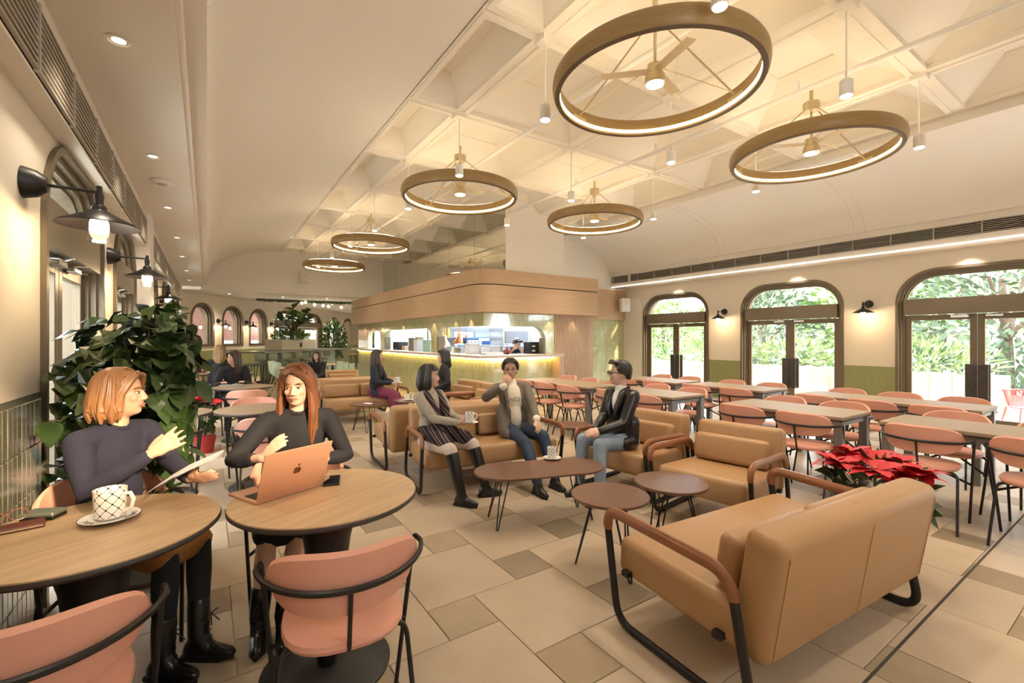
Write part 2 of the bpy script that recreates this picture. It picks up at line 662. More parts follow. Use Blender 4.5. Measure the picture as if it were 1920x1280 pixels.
far.box(-1.5, 9, 17.51, 29, -0.02, 0, 0)
far.build('floor_tile', TL + TD, fl, kind='stuff')
MB().box(0.4, XR, 0.735, 0.747, -0.005, 0.0012).build('expansion_joint', mat('joint', (0.06, 0.05, 0.04), 0.8), fl)


def wall_open(name, a0, a1, zt, opens, thick, loc, rotz, m, kind='structure', zb=0.0):
    """wall in local X-Z with openings (s0, s1, ztop, radius, sill)"""
    b = MB()
    cur = a0
    for (s0, s1, z1, r, sill) in sorted(opens):
        if s0 > cur:
            b.box(cur, s0, 0, thick, zb, zt)
        p = rr(s0, s1, z1, r, 12, zb=z1 - r)
        b.prism(p[1:-1] + [(s1, zt), (s0, zt)], 0, thick)
        # jambs up to the arch spring are the neighbouring piers; sill below
        if sill > zb:
            b.box(s0, s1, 0, thick, zb, sill)
        cur = s1
    if cur < a1:
        b.box(cur, a1, 0, thick, zb, zt)
    return b.build(name, m, None, loc=loc, rot=rotz, kind=kind)


def door_unit(name, w, zt, zbar, hbar, r, loc, rotz, leaves=True, inner_dark=False):
    """double glazed door in an arched frame; local X along the wall, +Y outwards, centred on X"""
    e = empty(name, loc, rotz, kind='structure')
    s0, s1 = -w / 2, w / 2
    f = MB()
    for k, (d0, d1, y0) in enumerate(((0.0, 0.045, -0.025), (0.045, 0.08, 0.02), (0.08, 0.115, 0.06))):
        f.band(rr(s0 + d0, s1 - d0, zt - d0, r - d0), rr(s0 + d1, s1 - d1, zt - d1, r - d1), y0, 0.24)
    f.build('frame', BRONZE, e)
    i0, i1, zi, ri = s0 + .115, s1 - .115, zt - .115, r - .115
    MB().box(i0, i1, -0.01, 0.13, zbar, zbar + hbar).build('transom_panel', BRONZE2, e)
    p = rr(i0, i1, zi, ri, 10, zb=zbar + hbar)
    MB().prism(p, 0.12, 0.126).build('pane', GLASS, e)
    MB().band(p, rr(i0 + .018, i1 - .018, zi - .018, ri - .018, 10, zb=zbar + hbar), 0.10, 0.15).build('glazing_bead', BRONZE, e)
    mid = (i0 + i1) / 2
    for sg, (l0, l1) in ((-1, (i0, mid - .004)), (1, (mid + .004, i1))):
        st = 0.085
        lf = MB()
        zt2 = zbar - .01
        for (x0, x1, z0, z1) in ((l0, l0 + st, 0.01, zt2), (l1 - st, l1, 0.01, zt2), (l0 + st, l1 - st, zt2 - .09, zt2), (l0 + st, l1 - st, 0.01, 0.12)):
            lf.rbox(x0, x1, 0.09, 0.14, z0, z1, 0.004, seg=1)
        leaf = lf.build('leaf', BRONZE, e)
        MB().box(l0 + st, l1 - st, 0.112, 0.118, 0.12, zt2 - .09).build('pane', GLASS, leaf)
        hx = mid + sg * 0.075
        MB().rbox(hx - .062, hx + .062, 0.03, 0.055, 0.36, 1.0, 0.012).build('handle_plate', DARKGR, leaf)
        MB().rbox(hx - .062, hx + .062, 0.175, 0.20, 0.36, 1.0, 0.012).build('handle_plate', DARKGR, leaf)
        for zz in (.5, .86):
            MB().tube([(hx, .05, zz), (hx, .18, zz)], 0.008, 8).build('handle_stud', STEEL, leaf)
        c = MB()
        c.rbox(mid + sg * .1, mid + sg * .3, 0.03, 0.075, zt2 - .05, zt2 - .015, 0.005, seg=1)
        c.tube([(mid + sg * .12, .04, zt2 - .01), (mid + sg * .2, -.02, zt2 + .0)], .006, 6)
        c.build('door_closer', STEEL, leaf)
    return e


# ---- right wall with three arched doors (the garden side)
DR = [(0.90, 2.96), (3.76, 5.82), (6.63, 8.66)]
ZDR, RDR = 2.62, 0.58
wr = wall_open('wall_right', -9.6, -YB, 3.4, [(-b, -a, ZDR, RDR, 0) for a, b in DR] + [(-.1, 1.96, ZDR, RDR, 0)], 0.28, (XR, 0, 0), R(-90), CREAM)
wc = MB()
for (a, b) in ((2.96, 3.76), (5.82, 6.63), (0.10, 0.90)):
    wc.box(-b, -a, -0.012, 0, 0, 0.90)
wc.build('wainscot', GREENP, wr)
for i, (a, b) in enumerate(DR):
    door_unit('door_%d' % (i + 1), b - a, ZDR, 1.83, 0.27, RDR, (XR, (a + b) / 2, 0), R(-90))
# bright white end pier with a rounded soffit beside the last door
MB().prism([(8.72, 0), (8.72, 2.3)] + [(8.72 + .3 - .3 * math.cos(t), 2.3 + .3 * math.sin(t)) for t in [R(x) for x in range(0, 91, 15)]] + [(9.36, 2.6), (9.36, 0)], XR - .05, XR - .001, axis='X').build('trim_1', WHITE, kind='structure')

# ---- left wall with arched doors
DL = [(3.33, 4.98), (5.54, 7.03), (8.4, 9.95), (11.0, 12.5)]
wl = wall_open('wall_left', YB, 17.2, 3.0, [(a, b, 2.55, 0.5, 0) for a, b in DL], 0.28, (XL, 0, 0), R(90), CREAM)
for i, (a, b) in enumerate(DL):
    door_unit('door_%d' % (i + 4), b - a, 2.55, 1.92, 0.26, 0.5, (XL, (a + b) / 2, 0), R(90))
# grey-green ribbed tiles below the sconce, laid one by one
GLZ = [mat('glazed_tile_%d' % i, c, 0.16, noise=0.35, nscale=12, bump=0.25, bscale=14, stretch=(1, 3, 0.35), coat=0.6) for i, c in enumerate([(0.22, 0.215, 0.16), (0.25, 0.24, 0.18), (0.19, 0.19, 0.145)])]
tmesh = [MB().rbox(0, 0.012, -0.0285, 0.0285, -0.1085, 0.1085, 0.003, seg=1).mesh('wall_tile', g) for g in GLZ]
MB().box(XL, XL + .004, 1.0, 3.32, 0, 1.13).build('tile_bed', mat('tile_grout', (0.12, 0.12, 0.09), .9), wl).matrix_parent_inverse = wl.matrix_basis.inverted()
wl_inv = Matrix.Translation((XL, 0, 0)) @ Matrix.Rotation(R(90), 4, 'Z')
for i in range(24):
    for j in range(5):
        o = obj('wall_tile', tmesh[rt.randrange(3)], wl, (XL + .004 + rt.uniform(0, .002), 1.87 + i * .06, 0.112 + j * .22))
        o.matrix_parent_inverse = wl_inv.inverted()
for (a, b) in ((4.98, 5.54), (7.03, 7.13), (7.6, 8.4), (9.95, 11.0)):
    o = MB().box(XL, XL + .012, a, b, 0, 1.05).build('wainscot', GREENP, wl)
    o.matrix_parent_inverse = wl_inv.inverted()
wl.children[0].matrix_parent_inverse = wl_inv.inverted()
# piers projecting from the left wall
for k, (y0, y1) in enumerate(((7.13, 7.6), (15.2, 15.8))):
    MB().box(XL, -0.58, y0, y1, 0, ZS).build('wall_left_pier', WHITE, kind='structure')

# ---- bulkheads with long air grilles
def grille(name, label, y0, y1, xface, sx, z0, z1, nslat, step):
    e = empty(name, (xface, 0, 0), 0, label, 'air grille')
    MB().box(min(0, -sx * .002), max(0, -sx * .002), y0, y1, z0, z1).build('backing', GRILLEDARK, e)
    h = (z1 - z0) / nslat
    sl = MB().box(min(0, sx * .018), max(0, sx * .018), y0, y1, -h * .15, h * .15).mesh('slat', mat('grille_slat', (0.46, 0.42, 0.36), 0.5))
    for i in range(nslat):
        obj('slat', sl, e, (0, 0, z0 + h * (i + .5)))
    mu = MB().box(min(0, sx * .022), max(0, sx * .022), -.008, .008, z0, z1).mesh('mullion', MATS['grille_slat'])
    y = y0
    while y <= y1 + .01:
        obj('mullion', mu, e, (0, y, 0))
        y += step
    return e


MB().box(XL, -0.62, YB, 7.13, 2.54, ZS).build('trim_2', WHITE, kind='structure')
MB().box(XL, -0.62, 7.6, 15.2, 2.54, ZS).build('trim_3', WHITE, kind='structure')
grille('air_grille', 'long slatted air grille above the left wall nearest the camera', 0.3, 7.08, -0.62, 1, 2.555, 2.855, 10, 0.62)
grille('air_grille', 'slatted air grille on the left wall beyond the white pier', 7.65, 15.1, -0.62, 1, 2.555, 2.855, 8, 0.62)
MB().box(9.70, XR, YB, 9.36, 2.90, 3.30).build('trim_4', WHITE, kind='structure')
grille('air_grille', 'long dark slatted air grille above the three garden doors', -1.0, 8.6, 9.70, -1, 3.0, 3.19, 7, 0.55)
grille('air_grille', 'short slatted air grille piece beside the wood fascia corner', 8.68, 9.3, 9.70, -1, 3.0, 3.19, 7, 0.55)
MB().box(9.68, 9.74, -1.5, 9.3, 2.885, 2.90).build('trim_5', LEDCOVE, kind='structure')

# ---- ceilings
ce = MB().box(1.5, 8.2, YB, 16.5, 4.75, 4.85).build('ceiling', WHITE, kind='structure')
GX = [1.94, 2.615, 4.455, 6.295, 7.73]
GY = [YB, -1.85, -0.12, 1.61, 3.345, 5.08, 6.81, 8.54, 10.27, 12.0, 13.73, 15.46, 16.3]
cm = {}
for i in range(len(GX) - 1):
    for j in range(len(GY) - 1):
        w, d = GX[i + 1] - GX[i], GY[j + 1] - GY[j]
        k = (round(w, 2), round(d, 2))
        if k not in cm:
            b = MB()

            def ring(ins, z):
                a, c = w / 2 - ins, d / 2 - ins
                return [(-a, -c, z), (a, -c, z), (a, c, z), (-a, c, z)]
            m_ = min(w, d)
            lv = [ring(0, .012), ring(.028, .012), ring(.03, 0), ring(.085, 0), ring(.09, .05), ring(m_ * .33, .33), ring(m_ * .33, .34)]
            vs = [p for l in lv for p in l]
            fs = []
            for q in range(len(lv) - 1):
                for s_ in range(4):
                    t_ = (s_ + 1) % 4
                    fs.append((q * 4 + s_, q * 4 + t_, q * 4 + 4 + t_, q * 4 + 4 + s_))
            n_ = len(lv) * 4
            fs.append((n_ - 4, n_ - 3, n_ - 2, n_ - 1))
            cm[k] = b.add(vs, fs).mesh('coffer', COFFER)
        obj('coffer', cm[k], ce, ((GX[i] + GX[i + 1]) / 2, (GY[j] + GY[j + 1]) / 2, ZC))
nb = MB().box(-.07, .07, -.07, .07, -.05, .02).mesh('node_block', COFFER)
for x in GX[1:4]:
    for y in GY[1:-1]:
        obj('node_block', nb, ce, (x, y, ZC))
for (x, z) in ((5.38, 4.10), (3.5, 4.12)):
    MB().tube([(x, YB, z), (x, 16.2, z)], 0.028, 10).build('pipe', WHITEM, ce, smooth=True)
for y in (0.6, 2.4, 4.3, 6.0):
    MB().tube([(5.38, y, 4.08), (5.38, y, 4.22)], 0.02, 8).build('pipe_hanger', WHITEM, ce)


def arc_sheet(x0, z0, x1, z1, n=20):
    """quarter ellipse from a vertical start at (x0,z0) to a horizontal end at (x1,z1)"""
    return [(x0 + (x1 - x0) * (1 - math.cos(PI / 2 * i / n)), z0 + (z1 - z0) * math.sin(PI / 2 * i / n)) for i in range(n + 1)]


def sheet(path, y0, y1, th=0.03):
    b = MB()
    n = len(path)
    vs = [(x, y0, z) for x, z in path] + [(x, y1, z) for x, z in path]
    return b.add(vs, [(i, i + 1, n + i + 1, n + i) for i in range(n - 1)])


pl = [(-0.62, ZS), (-0.13, ZS), (-0.13, ZS + .02), (-0.10, ZS + .02), (-0.10, ZS + .12), (0.0, ZS + .12)] + arc_sheet(0.0, ZS + .13, 1.94, ZC + .02) + [(1.94, ZC + .5)]
sheet(pl, YB, 16.3).build('vault', WHITE, ce, True)
pr = [(9.70, 3.30), (9.62, 3.30)] + arc_sheet(9.62, 3.30, 7.73, ZC - .12) + [(7.73, ZC + .5)]
sheet(pr, YB, 9.36).build('vault', WHITE, ce, True)
# paired rib lines on the vaults
for (side, ys) in ((1, (0.2, 3.2, 5.75, 8.3)), (0, (2.6,))):
    for y in ys:
        for dy in (0, .16):
            path = (pr if side else pl)[2 if side else 6:-1]
            sgn = 1 if side else 1
            pts = [(x - (.004 if side else -.004), y + dy, z - .004) for x, z in path]
            MB().tube(pts, 0.006, 5).build('rib_line', WHITE, ce)

# ---- walls that close the hall
MB().box(-0.14, 5.3, 16.3, 16.4, 2.87, 4.7).build('wall_end', WHITE, kind='structure')
wb = MB()
for (x0, x1, z0, z1) in ((XL, XR, 3.45, 4.85), (XL, XR, 0, 2.85), (XL, 0.5, 2.85, 3.45), (2.5, XR, 2.85, 3.45)):  # unseen high opening, shaped to drop sun on the two seated women
    wb.box(x0, x1, YB - .15, YB, z0, z1)
wb.build('wall_back', WHITE, kind='structure')
MB().box(XL - .3, XR + .3, YB - .2, 17.2, 4.85, 4.95).build('ceiling_slab', WHITE, kind='structure')
MB().box(XR, XR + .28, YB, 9.6, 3.4, 4.9).box(XL - .28, XL, YB, 17, 3.0, 4.9).build('wall_upper', WHITE, kind='structure')

# ---- the far, lower room with the slanting wall of arched windows
FO = Vector((-0.14, 17.4, 0))
FA = math.atan2(.804, .595)
FD = Vector((.595, .804, 0))


def far_s(u):
    """distance along the far wall where image column u meets it"""
    t = (u - 960) / FPX
    s_, c_ = math.sin(R(YAW)), math.cos(R(YAW))
    dx, dy = c_ * t + s_, -s_ * t + c_
    return (FO.x * dy - FO.y * dx) / (FD.y * dx - FD.x * dy)


fw = [(far_s(a), far_s(b)) for a, b in ((357, 401), (416, 455), (467, 501))]
fd = (far_s(514), far_s(604))
fw2 = [(far_s(616), far_s(636)), (far_s(642), far_s(660))]
fop = [(a, b, 2.56, (b - a) / 2 - .01, 1.17) for a, b in fw] + [(fd[0], fd[1], 2.62, .8, 0)] + [(a, b, 2.56, (b - a) / 2 - .01, 0.5) for a, b in fw2]
wf = wall_open('wall_far', -1.2, 16, 2.95, fop, 0.3, FO, FA, CREAM)
wv = MB()
cur = -1.2
for (a, b, *_r) in fop:
    if _r[2] > .9:
        continue
    wv.box(cur, a, -.012, 0, 0, 1.05)
    cur = b
wv.box(cur, 16, -.012, 0, 0, 1.05).build('wainscot', GREENP, wf)
for i, (a, b) in enumerate(fw + fw2):
    sill = 1.17 if i < 3 else .5
    e = empty('window_%d' % (i + 1), FO + FD * ((a + b) / 2), FA, kind='structure')
    w = b - a
    f = MB()
    for d0, d1, y0 in ((0, .06, -.03), (.06, .11, .04), (.11, .15, .1)):
        f.band(rr(-w / 2 + d0, w / 2 - d0, 2.56 - d0, w / 2 - d0 - .01, 10, sill), rr(-w / 2 + d1, w / 2 - d1, 2.56 - d1, w / 2 - d1 - .01, 10, sill), y0, .26)
    f.box(-w / 2, w / 2, -.03, .26, sill, sill + .08)
    f.build('window_frame', BRONZE, e)
    MB().prism(rr(-w / 2 + .15, w / 2 - .15, 2.41, w / 2 - .17, 10, sill + .08), .16, .166).build('pane', GLASS, e)
dfw = fd[1] - fd[0]
door_unit('door_9', dfw, 2.62, 1.95, .25, .8, FO + FD * ((fd[0] + fd[1]) / 2), FA)
# brick building and pale plinth outside the far windows
ob = empty('brick_building', FO + Vector((-.804, .595, 0)) * 3.0, FA, 'red brick building with pale base outside the far arched windows', 'building')
MB().box(-4, 9.0, 0, .4, 1.35, 6).build('brick_wall', BRICK, ob)
MB().box(-4, 9.0, -.1, .4, 0, 1.35).build('plinth', WHITE, ob)
MB().box(-4, 9.0, -2.1, 0, 3.1, 3.25).build('sky_shade_slab', WHITE, ob)  # added slab that keeps skylight off the brick wall
MB().box(-6, 22, -3.1, 3, -.1, -.02).build('pavement', mat('paving', (.45, .43, .40), .8), ob)
dk = empty('dark_annex', FO + FD * 13.3 + Vector((-.804, .595, 0)) * 3.5, FA, 'dark annex building outside the far glazed door', 'building')
MB().box(-4.2, 6, 0, .4, 0, 5).build('wall_panel', mat('annex', (.09, .075, .06), .7), dk)
MB().box(-3, -1.6, -.05, 0, .1, 2.2).build('door_panel', BLACK, dk)
MB().prism([(XL - .3, 16.4), (9.4, 16.4), (9.4, 17.4 + .804 * 16.03), tuple((FO + FD * 15.9)[:2]), tuple((FO - FD * 1.15)[:2]), (XL - .3, 16.5)], 2.87, 2.97, axis='Z').build('ceiling_far', WHITE, kind='structure')
MB().box(9.2, 9.4, 16.8, 30, 0, 2.9).build('wall_far_right', WHITE, kind='structure')
# plant-filled slot in the far ceiling with hanging bulbs
tr = empty('ceiling_planter', (3.9, 18.9, 2.87), R(-4), 'long green planted slot in the far ceiling', 'planter')
MB().box(-2.4, 2.6, -.4, .4, -.012, 0).build('slot_panel', mat('moss', (.06, .10, .03), .9, col2=(.015, .03, .01), nscale=25, noise=.1, bump=.8, bscale=30), tr)
mf = MB()
for i in range(500):
    x, y = rt.uniform(-2.4, 2.6), rt.uniform(-.4, .4)
    a, l = rt.uniform(0, 6.3), rt.uniform(.03, .08)
    mf.add([(x, y, -.01), (x + l * math.cos(a), y + l * math.sin(a), -.05), (x + .03 * math.cos(a + 1.5), y + .03 * math.sin(a + 1.5), -.06)], [(0, 1, 2)])
mf.build('foliage', LEAFM, tr, kind='stuff')
for k, u in enumerate((566, 573, 590, 606, 616, 640)):
    p = PD(u, 568 + k * 1.6 - (3 if k == 1 else 0), 17.0)
    e = empty('hanging_bulb', p, 0, 'small clear globe bulb hanging by the far ceiling, %s from the left' % ('first', 'second', 'third', 'fourth', 'fifth', 'sixth')[k], 'bulb', 'globe bulbs under the planted slot')
    MB().ball((0, 0, 0), .055, 10).build('globe', mat('globe_glow', (1, .95, .85), .3, emit=(1, .85, .6), estr=3), e, smooth=True)
    MB().tube([(0, 0, .05), (0, 0, max(.1, 2.86 - p.z))], .006, 6).build('cord', BLACK, e)

# ---- outside ground
for (nm, x0, x1, lab) in (('terrace', XR + .28, 60, 'pale paved terrace outside the garden doors'), ('courtyard', -40, XL - .28, 'pale paved courtyard outside the left doors')):
    MB().box(x0, x1, -40, 60, -.25, -.12).build('ground_' + nm, mat('terrace_paving', (.62, .59, .55), .8, noise=.12, nscale=2), kind='structure')

# ceiling lamps added to brighten the dark far room
for i, (x, y) in enumerate(((0.6, 17.3), (2.2, 17.6), (3.6, 17.4), (2.6, 19.4), (4.4, 20.2), (5.6, 18.2), (6.6, 21.5), (7.6, 19.0))):
    e = empty('added_ceiling_spot', (x, y, 2.868), 0, 'added recessed ceiling spot brightening the far room, %s from the left' % ('first', 'second', 'third', 'fourth', 'fifth', 'sixth', 'seventh', 'eighth')[i], 'downlight', 'added far room ceiling spots')
    MB().lathe([(.05, 0), (.055, -.006), (.04, -.006), (.036, 0)], 18, capends=False).build('trim_ring', WHITEM, e, True)
    MB().lathe([(0, -.002), (.035, -.002)], 14, capends=False).build('lens', BULB, e)
    light('far_room_fill', 'SPOT', (0, 0, -.02), 90, (1, .88, .7), .05, parent=e, spot=120, aim=(0, 0, -1), blend=.9)

# ================================================================== KITCHEN BLOCK
KX0, KX1, KY0, KY1 = 4.55, 7.40, 7.80, 16.76
ZK0, ZK1, ZF = 1.03, 1.67, 1.94
k = MB()
k.box(KX0, KX0 + .15, KY0, KY1, 0, ZK0)                 # below counter, hall face
k.box(KX0 + .15, 6.35, KY0, KY0 + .15, 0, ZK0)          # below counter, front face
k.box(KX0, KX0 + .15, KY0, KY1, ZK1 + .2, 2.2)          # bands over the openings
k.box(KX0 + .15, 6.35, KY0, KY0 + .15, ZK1 + .2, 2.2)


def span(y0, y1, r0, r1, zt=ZK1, n=8):
    """spandrel over an opening between y0 and y1 with rounded corners (r0 at y0, r1 at y1)"""
    p = []
    for i in range(n + 1):
        a = PI - PI / 2 * i / n
        p.append((y0 + r0 + r0 * math.cos(a), zt - r0 + r0 * math.sin(a)) if r0 else (y0, zt))
    for i in range(n + 1):
        a = PI / 2 - PI / 2 * i / n
        p.append((y1 - r1 + r1 * math.cos(a), zt - r1 + r1 * math.sin(a)) if r1 else (y1, zt))
    q = [p[0]]
    for x in p[1:]:
        if (x[0] - q[-1][0]) ** 2 + (x[1] - q[-1][1]) ** 2 > 1e-8:
            q.append(x)
    return q + [(y1, zt + .2), (y0, zt + .2)]


for (y0, y1, r0, r1) in ((KY0 + .15, 9.97, 0, .25), (10.34, 13.8, .25, .25), (14.26, 15.58, .2, .2)):
    k.prism(span(y0, y1, r0, r1), KX0, KX0 + .15, axis='X')
k.prism(span(KX0, 6.1, 0, .28), KY0, KY0 + .15, axis='Y')
for (y0, y1) in ((9.97, 10.34), (13.8, 14.26), (15.58, KY1)):
    k.box(KX0, KX0 + .15, y0, y1, ZK0 + .056, ZK1 + .2)
k.box(6.1, 6.35, KY0, KY0 + .15, ZK0 + .056, ZK1 + .2)
kw = k.build('wall_kitchen', GREENT, kind='structure')
# dark reveals of the pass openings
rv = MB()
rv.box(KX0 - .006, KX0 + .16, 9.90, 9.975, ZK0 + .05, ZK1 - .2).box(KX0 - .006, KX0 + .16, 13.74, 13.805, ZK0 + .05, ZK1 - .2)
rv.box(6.05, 6.105, KY0 - .006, KY0 + .16, ZK0 + .05, ZK1 - .24)
rv.build('trim_6', BRONZE2, kind='structure')
# worktop with glowing underside
wt = empty('counter', (0, 0, 0), 0, 'pale L-shaped counter running round the green tiled kitchen', 'counter')
MB().box(KX0 - .25, KX0 + .5, KY0 - .25, KY1, ZK0, ZK0 + .055).box(KX0 + .5, 6.35, KY0 - .005, KY0 + .5, ZK0, ZK0 + .055).box(KX0 + .5, 6.42, KY0 - .25, KY0 - .005, ZK0, ZK0 + .055).build('worktop', mat('counter_stone', (.60, .50, .41), .35, noise=.1, nscale=6), wt)
MB().box(KX0 - .05, KX0 - .03, KY0 - .05, KY1 - .1, ZK0 - .03, ZK0 - .002).box(KX0 - .05, 6.30, KY0 - .05, KY0 - .03, ZK0 - .03, ZK0 - .002).build('light_strip', LEDCTR, wt)
MB().box(6.30, 6.42, KY0 - .25, KY0 - .001, 0, ZK0).build('end_panel', OAKSLAT, wt)
# slatted oak panel and green tiled end wall
sp = MB().box(6.355, KX1, KY0 + .03, KY0 + .15, 0, 2.0).build('wall_slatted', OAKSLAT, kind='structure')
slm = MB().rbox(-.021, .021, -.02, .03, 0, 1.96, .004, seg=1).mesh('slat', OAKSLAT)
for i in range(22):
    obj('slat', slm, sp, (6.385 + i * .0475, KY0 + .02, 0))
MB().box(KX1, KX1 + .12, KY0, 9.5, 0, 2.8).build('wall_kitchen_side', OAKSLAT, kind='structure')
MB().box(KX1 + .1, XR, 9.36, 9.5, 0, 2.0).build('wall_green', GREENT, kind='structure')
# fascia: oak boards with a rounded corner and a dark shadow groove
def fascia(z0, z1, off, mt, name, parent=None):
    r = .45
    x0, y0 = 4.33 - off, 7.58 - off
    path = [(x0, KY1 + .1)] + [(x0 + r - r * math.cos(a), y0 + r - r * math.sin(a)) for a in [R(d) for d in range(0, 91, 9)]] + [(7.46, y0)]
    inn = [(x + .1 if i == 0 else x + .08, y) if i == 0 else (x + .07, y + .07) for i, (x, y) in enumerate(path)]
    n = len(path)
    vs = [(x, y, z) for z in (z0, z1) for x, y in path] + [(x, y, z) for z in (z0, z1) for x, y in inn]
    fs = []
    for i in range(n - 1):
        fs += [(i, i + 1, n + i + 1, n + i), (2 * n + i, 3 * n + i, 3 * n + i + 1, 2 * n + i + 1), (i, 2 * n + i, 2 * n + i + 1, i + 1), (n + i, n + i + 1, 3 * n + i + 1, 3 * n + i)]
    return MB().add(vs, fs).build(name, mt, parent, kind=None if parent else 'structure')


fa = fascia(ZF, 2.47, 0, OAKWALL, 'trim_7')
fascia(2.47, 2.49, -.035, BLACK, 'shadow_groove', fa)
fascia(2.49, 2.78, 0, OAKWALL, 'upper_board', fa)
MB().box(4.52, 7.44, 7.70, 8.2, ZF, ZF + .02).box(4.42, 4.75, 8.05, KY1, ZF, ZF + .02).build('underside', OAKWALL, fa)
MB().box(7.40, 7.46, 7.62, 9.4, ZF, 2.78).build('end_board', OAKWALL, fa)
MB().box(7.46, XR, 9.28, 9.36, 1.96, 2.82).build('trim_8', OAKWALL, kind='structure')
MB().box(4.52, KX1, 7.78, KY1, 2.70, 2.775).box(KX1, XR, 9.3, KY1, 2.78, 2.86).build('ceiling_kitchen', WHITE, kind='structure')
# mirror panels above the fascia, white box front
mr = MB().box(5.305, 6.92, 8.15, 8.25, 2.7, 4.72).box(6.82, 6.92, 8.25, 9.36, 2.7, 4.72).box(6.92, XR, 9.36, 9.46, 2.0, 4.8).box(5.32, 5.36, 8.2, 16.35, 2.7, 4.72).build('wall_upper_kitchen', WHITE, kind='structure')
for i in range(6):
    y0 = 8.16 + i * 1.36
    MB().box(5.30, 5.318, y0 + .004, y0 + 1.356, 2.72, 4.7).build('mirror_panel', MIRROR, mr)
# small spotlights that wash the tile over the openings
for i, (x, y) in enumerate([(KX0 - .1, yy) for yy in (15.9, 15.0, 14.0, 12.2, 10.15, 9.0, 8.3)] + [(5.0, KY0 - .1), (6.2, KY0 - .1), (6.87, KY0 - .1)]):
    light('tile_spot', 'SPOT', (x, y, ZF - .01), 6, (1, .78, .45), .02, spot=70, aim=(0.03 if x < KX0 else 0, 0.03 if x > KX0 else 0, -1), blend=.4)

# ---- inside the kitchen
MB().box(5.07, 7.38, 11.4, 11.5, 0, 2.7).box(7.28, 7.38, 7.96, 11.4, 0, 2.7).box(5.07, 7.38, 16.5, 16.6, 0, 2.7).box(7.28, 7.38, 11.5, 16.5, 0, 2.7).build('wall_kitchen_inner', mat('kitchen_white', (.72, .76, .82), .4), kind='structure')
MB().box(5.2, 7.2, 8.3, 11.2, 2.55, 2.58).box(5.2, 7.2, 11.9, 16.2, 2.55, 2.58).build('kitchen_ceiling_light', KLAMP, label='bright cool light panels on the kitchen ceiling', cat='light')
e = empty('steel_shelving', (6.2, 11.15, 0), 0, 'stainless steel kitchen shelving seen through the corner opening', 'shelf')
for z in (.9, 1.22, 1.46, 1.78):
    MB().box(-1.3, 1.05, -.22, .22, z - .02, z).build('shelf_board', STEEL, e)
for x in (-1.3, -.1, 1.03):
    for y in (-.2, .2):
        MB().box(x - .015, x + .015, y - .015, y + .015, 0, 2.1).build('post', STEEL, e)
e = empty('oven', (6.75, 10.2, 0), 0, 'stainless steel oven behind the bending kitchen worker', 'oven')
MB().rbox(-.42, .42, -.35, .35, 0, 1.72, .02).build('body', STEEL, e)
MB().rbox(-.36, .36, -.375, -.35, 1.3, 1.62, .01).build('door', mat('oven_door', (.3, .31, .32), .3, .9), e)
MB().rbox(-.36, .36, -.375, -.35, .9, 1.22, .01).build('door', MATS['oven_door'], e)
MB().tube([(-.3, -.41, 1.27), (.3, -.41, 1.27)], .012, 8).build('handle', STEEL, e)
e = empty('menu_board', (5.9, 9.9, 1.92), R(0), 'red and yellow printed menu strip hanging at top of the kitchen', 'sign')
MB().box(-.85, .75, 0, .02, -.16, .06).build('panel', mat('menu_white', (.8, .8, .8), .5), e)
for i in range(14):
    MB().box(-.5 + i * .065, -.45 + i * .065, -.006, 0, -.13 + (i % 3) * .01, -.02).build('red_print', mat('menu_red', (.75, .08, .05), .5), e)
MB().box(.44, .6, -.006, 0, -.13, -.02).build('yellow_print', mat('menu_yellow', (.8, .7, .03), .5), e)


def cups(name, label, x, y, z, nx, ny, h, r, m, cat, group):
    for i in range(nx):
        for j in range(ny):
            b = MB().lathe([(r * .75, 0), (r, h), (r * .9, h), (r * .7, .01)], 10, capends=False)
            b.build(name, m, None, True, loc=(x + i * r * 2.15, y + j * r * 2.15, z), label=label + ', ' + ('first', 'second', 'third', 'fourth', 'fifth', 'sixth', 'seventh', 'eighth', 'ninth', 'tenth')[i * ny + j] + (' from the left' if ny == 1 else ' in the stack rows'), cat=cat, group=group)


CUPW = mat('cup_white', (.75, .78, .82), .35)
CUPG = mat('cup_green', (.40, .62, .56), .35)
for z, n, lab in ((1.22, 7, 'white cup on the middle kitchen shelf'), (1.46, 6, 'white cup on the upper kitchen shelf')):
    cups('paper_cup', lab, 5.55, 11.0, z + .001, n, 1, .14, .045, CUPW, 'cup', lab + 's')
for i in range(4):
    MB().lathe([(.05, 0), (.06, .18), (.035, .22), (.035, .27), (.0, .27)], 10).build('bottle', mat('bottle_amber', (.45, .33, .08), .3), None, True, loc=(4.98 + i * .125, 11.05, 1.461), label='amber bottle at the left end of the kitchen shelf, %s from left' % ('first', 'second', 'third', 'fourth')[i], cat='bottle', group='amber bottles on the shelf')
cups('cup_stack', 'pale green stacked cup by the counter of the middle opening', 4.72, 10.72, ZK0 + .056, 2, 5, .30, .05, CUPG, 'cup', 'green cup stacks')
cups('cup_stack', 'white cup stack standing behind the corner opening', 4.95, 9.15, ZK0 + .056, 4, 1, .30, .045, CUPW, 'cup', 'white cup stacks')
e = empty('paper_bag', (4.82, 11.72, ZK0 + .056), .2, 'white paper bag with napkins on the kitchen counter', 'bag')
MB().prism([(-.13, 0), (.13, 0), (.14, .3), (-.14, .3)], -.08, .08).build('bag', CUPW, e)
MB().box(-.1, .1, -.05, .05, .3, .38).build('napkins', mat('kraft', (.5, .36, .22), .8), e)
e = empty('coffee_machine', (4.85, 12.1, ZK0 + .056), 0, 'small grey coffee machine on the kitchen counter', 'coffee machine')
MB().rbox(-.13, .13, -.2, .2, .18, .36, .02).rbox(-.13, .05, -.2, .2, 0, .18, .01).build('body', GREYM, e)
MB().box(-.1, .13, -.18, .18, 0, .02).build('drip_tray', STEEL, e)
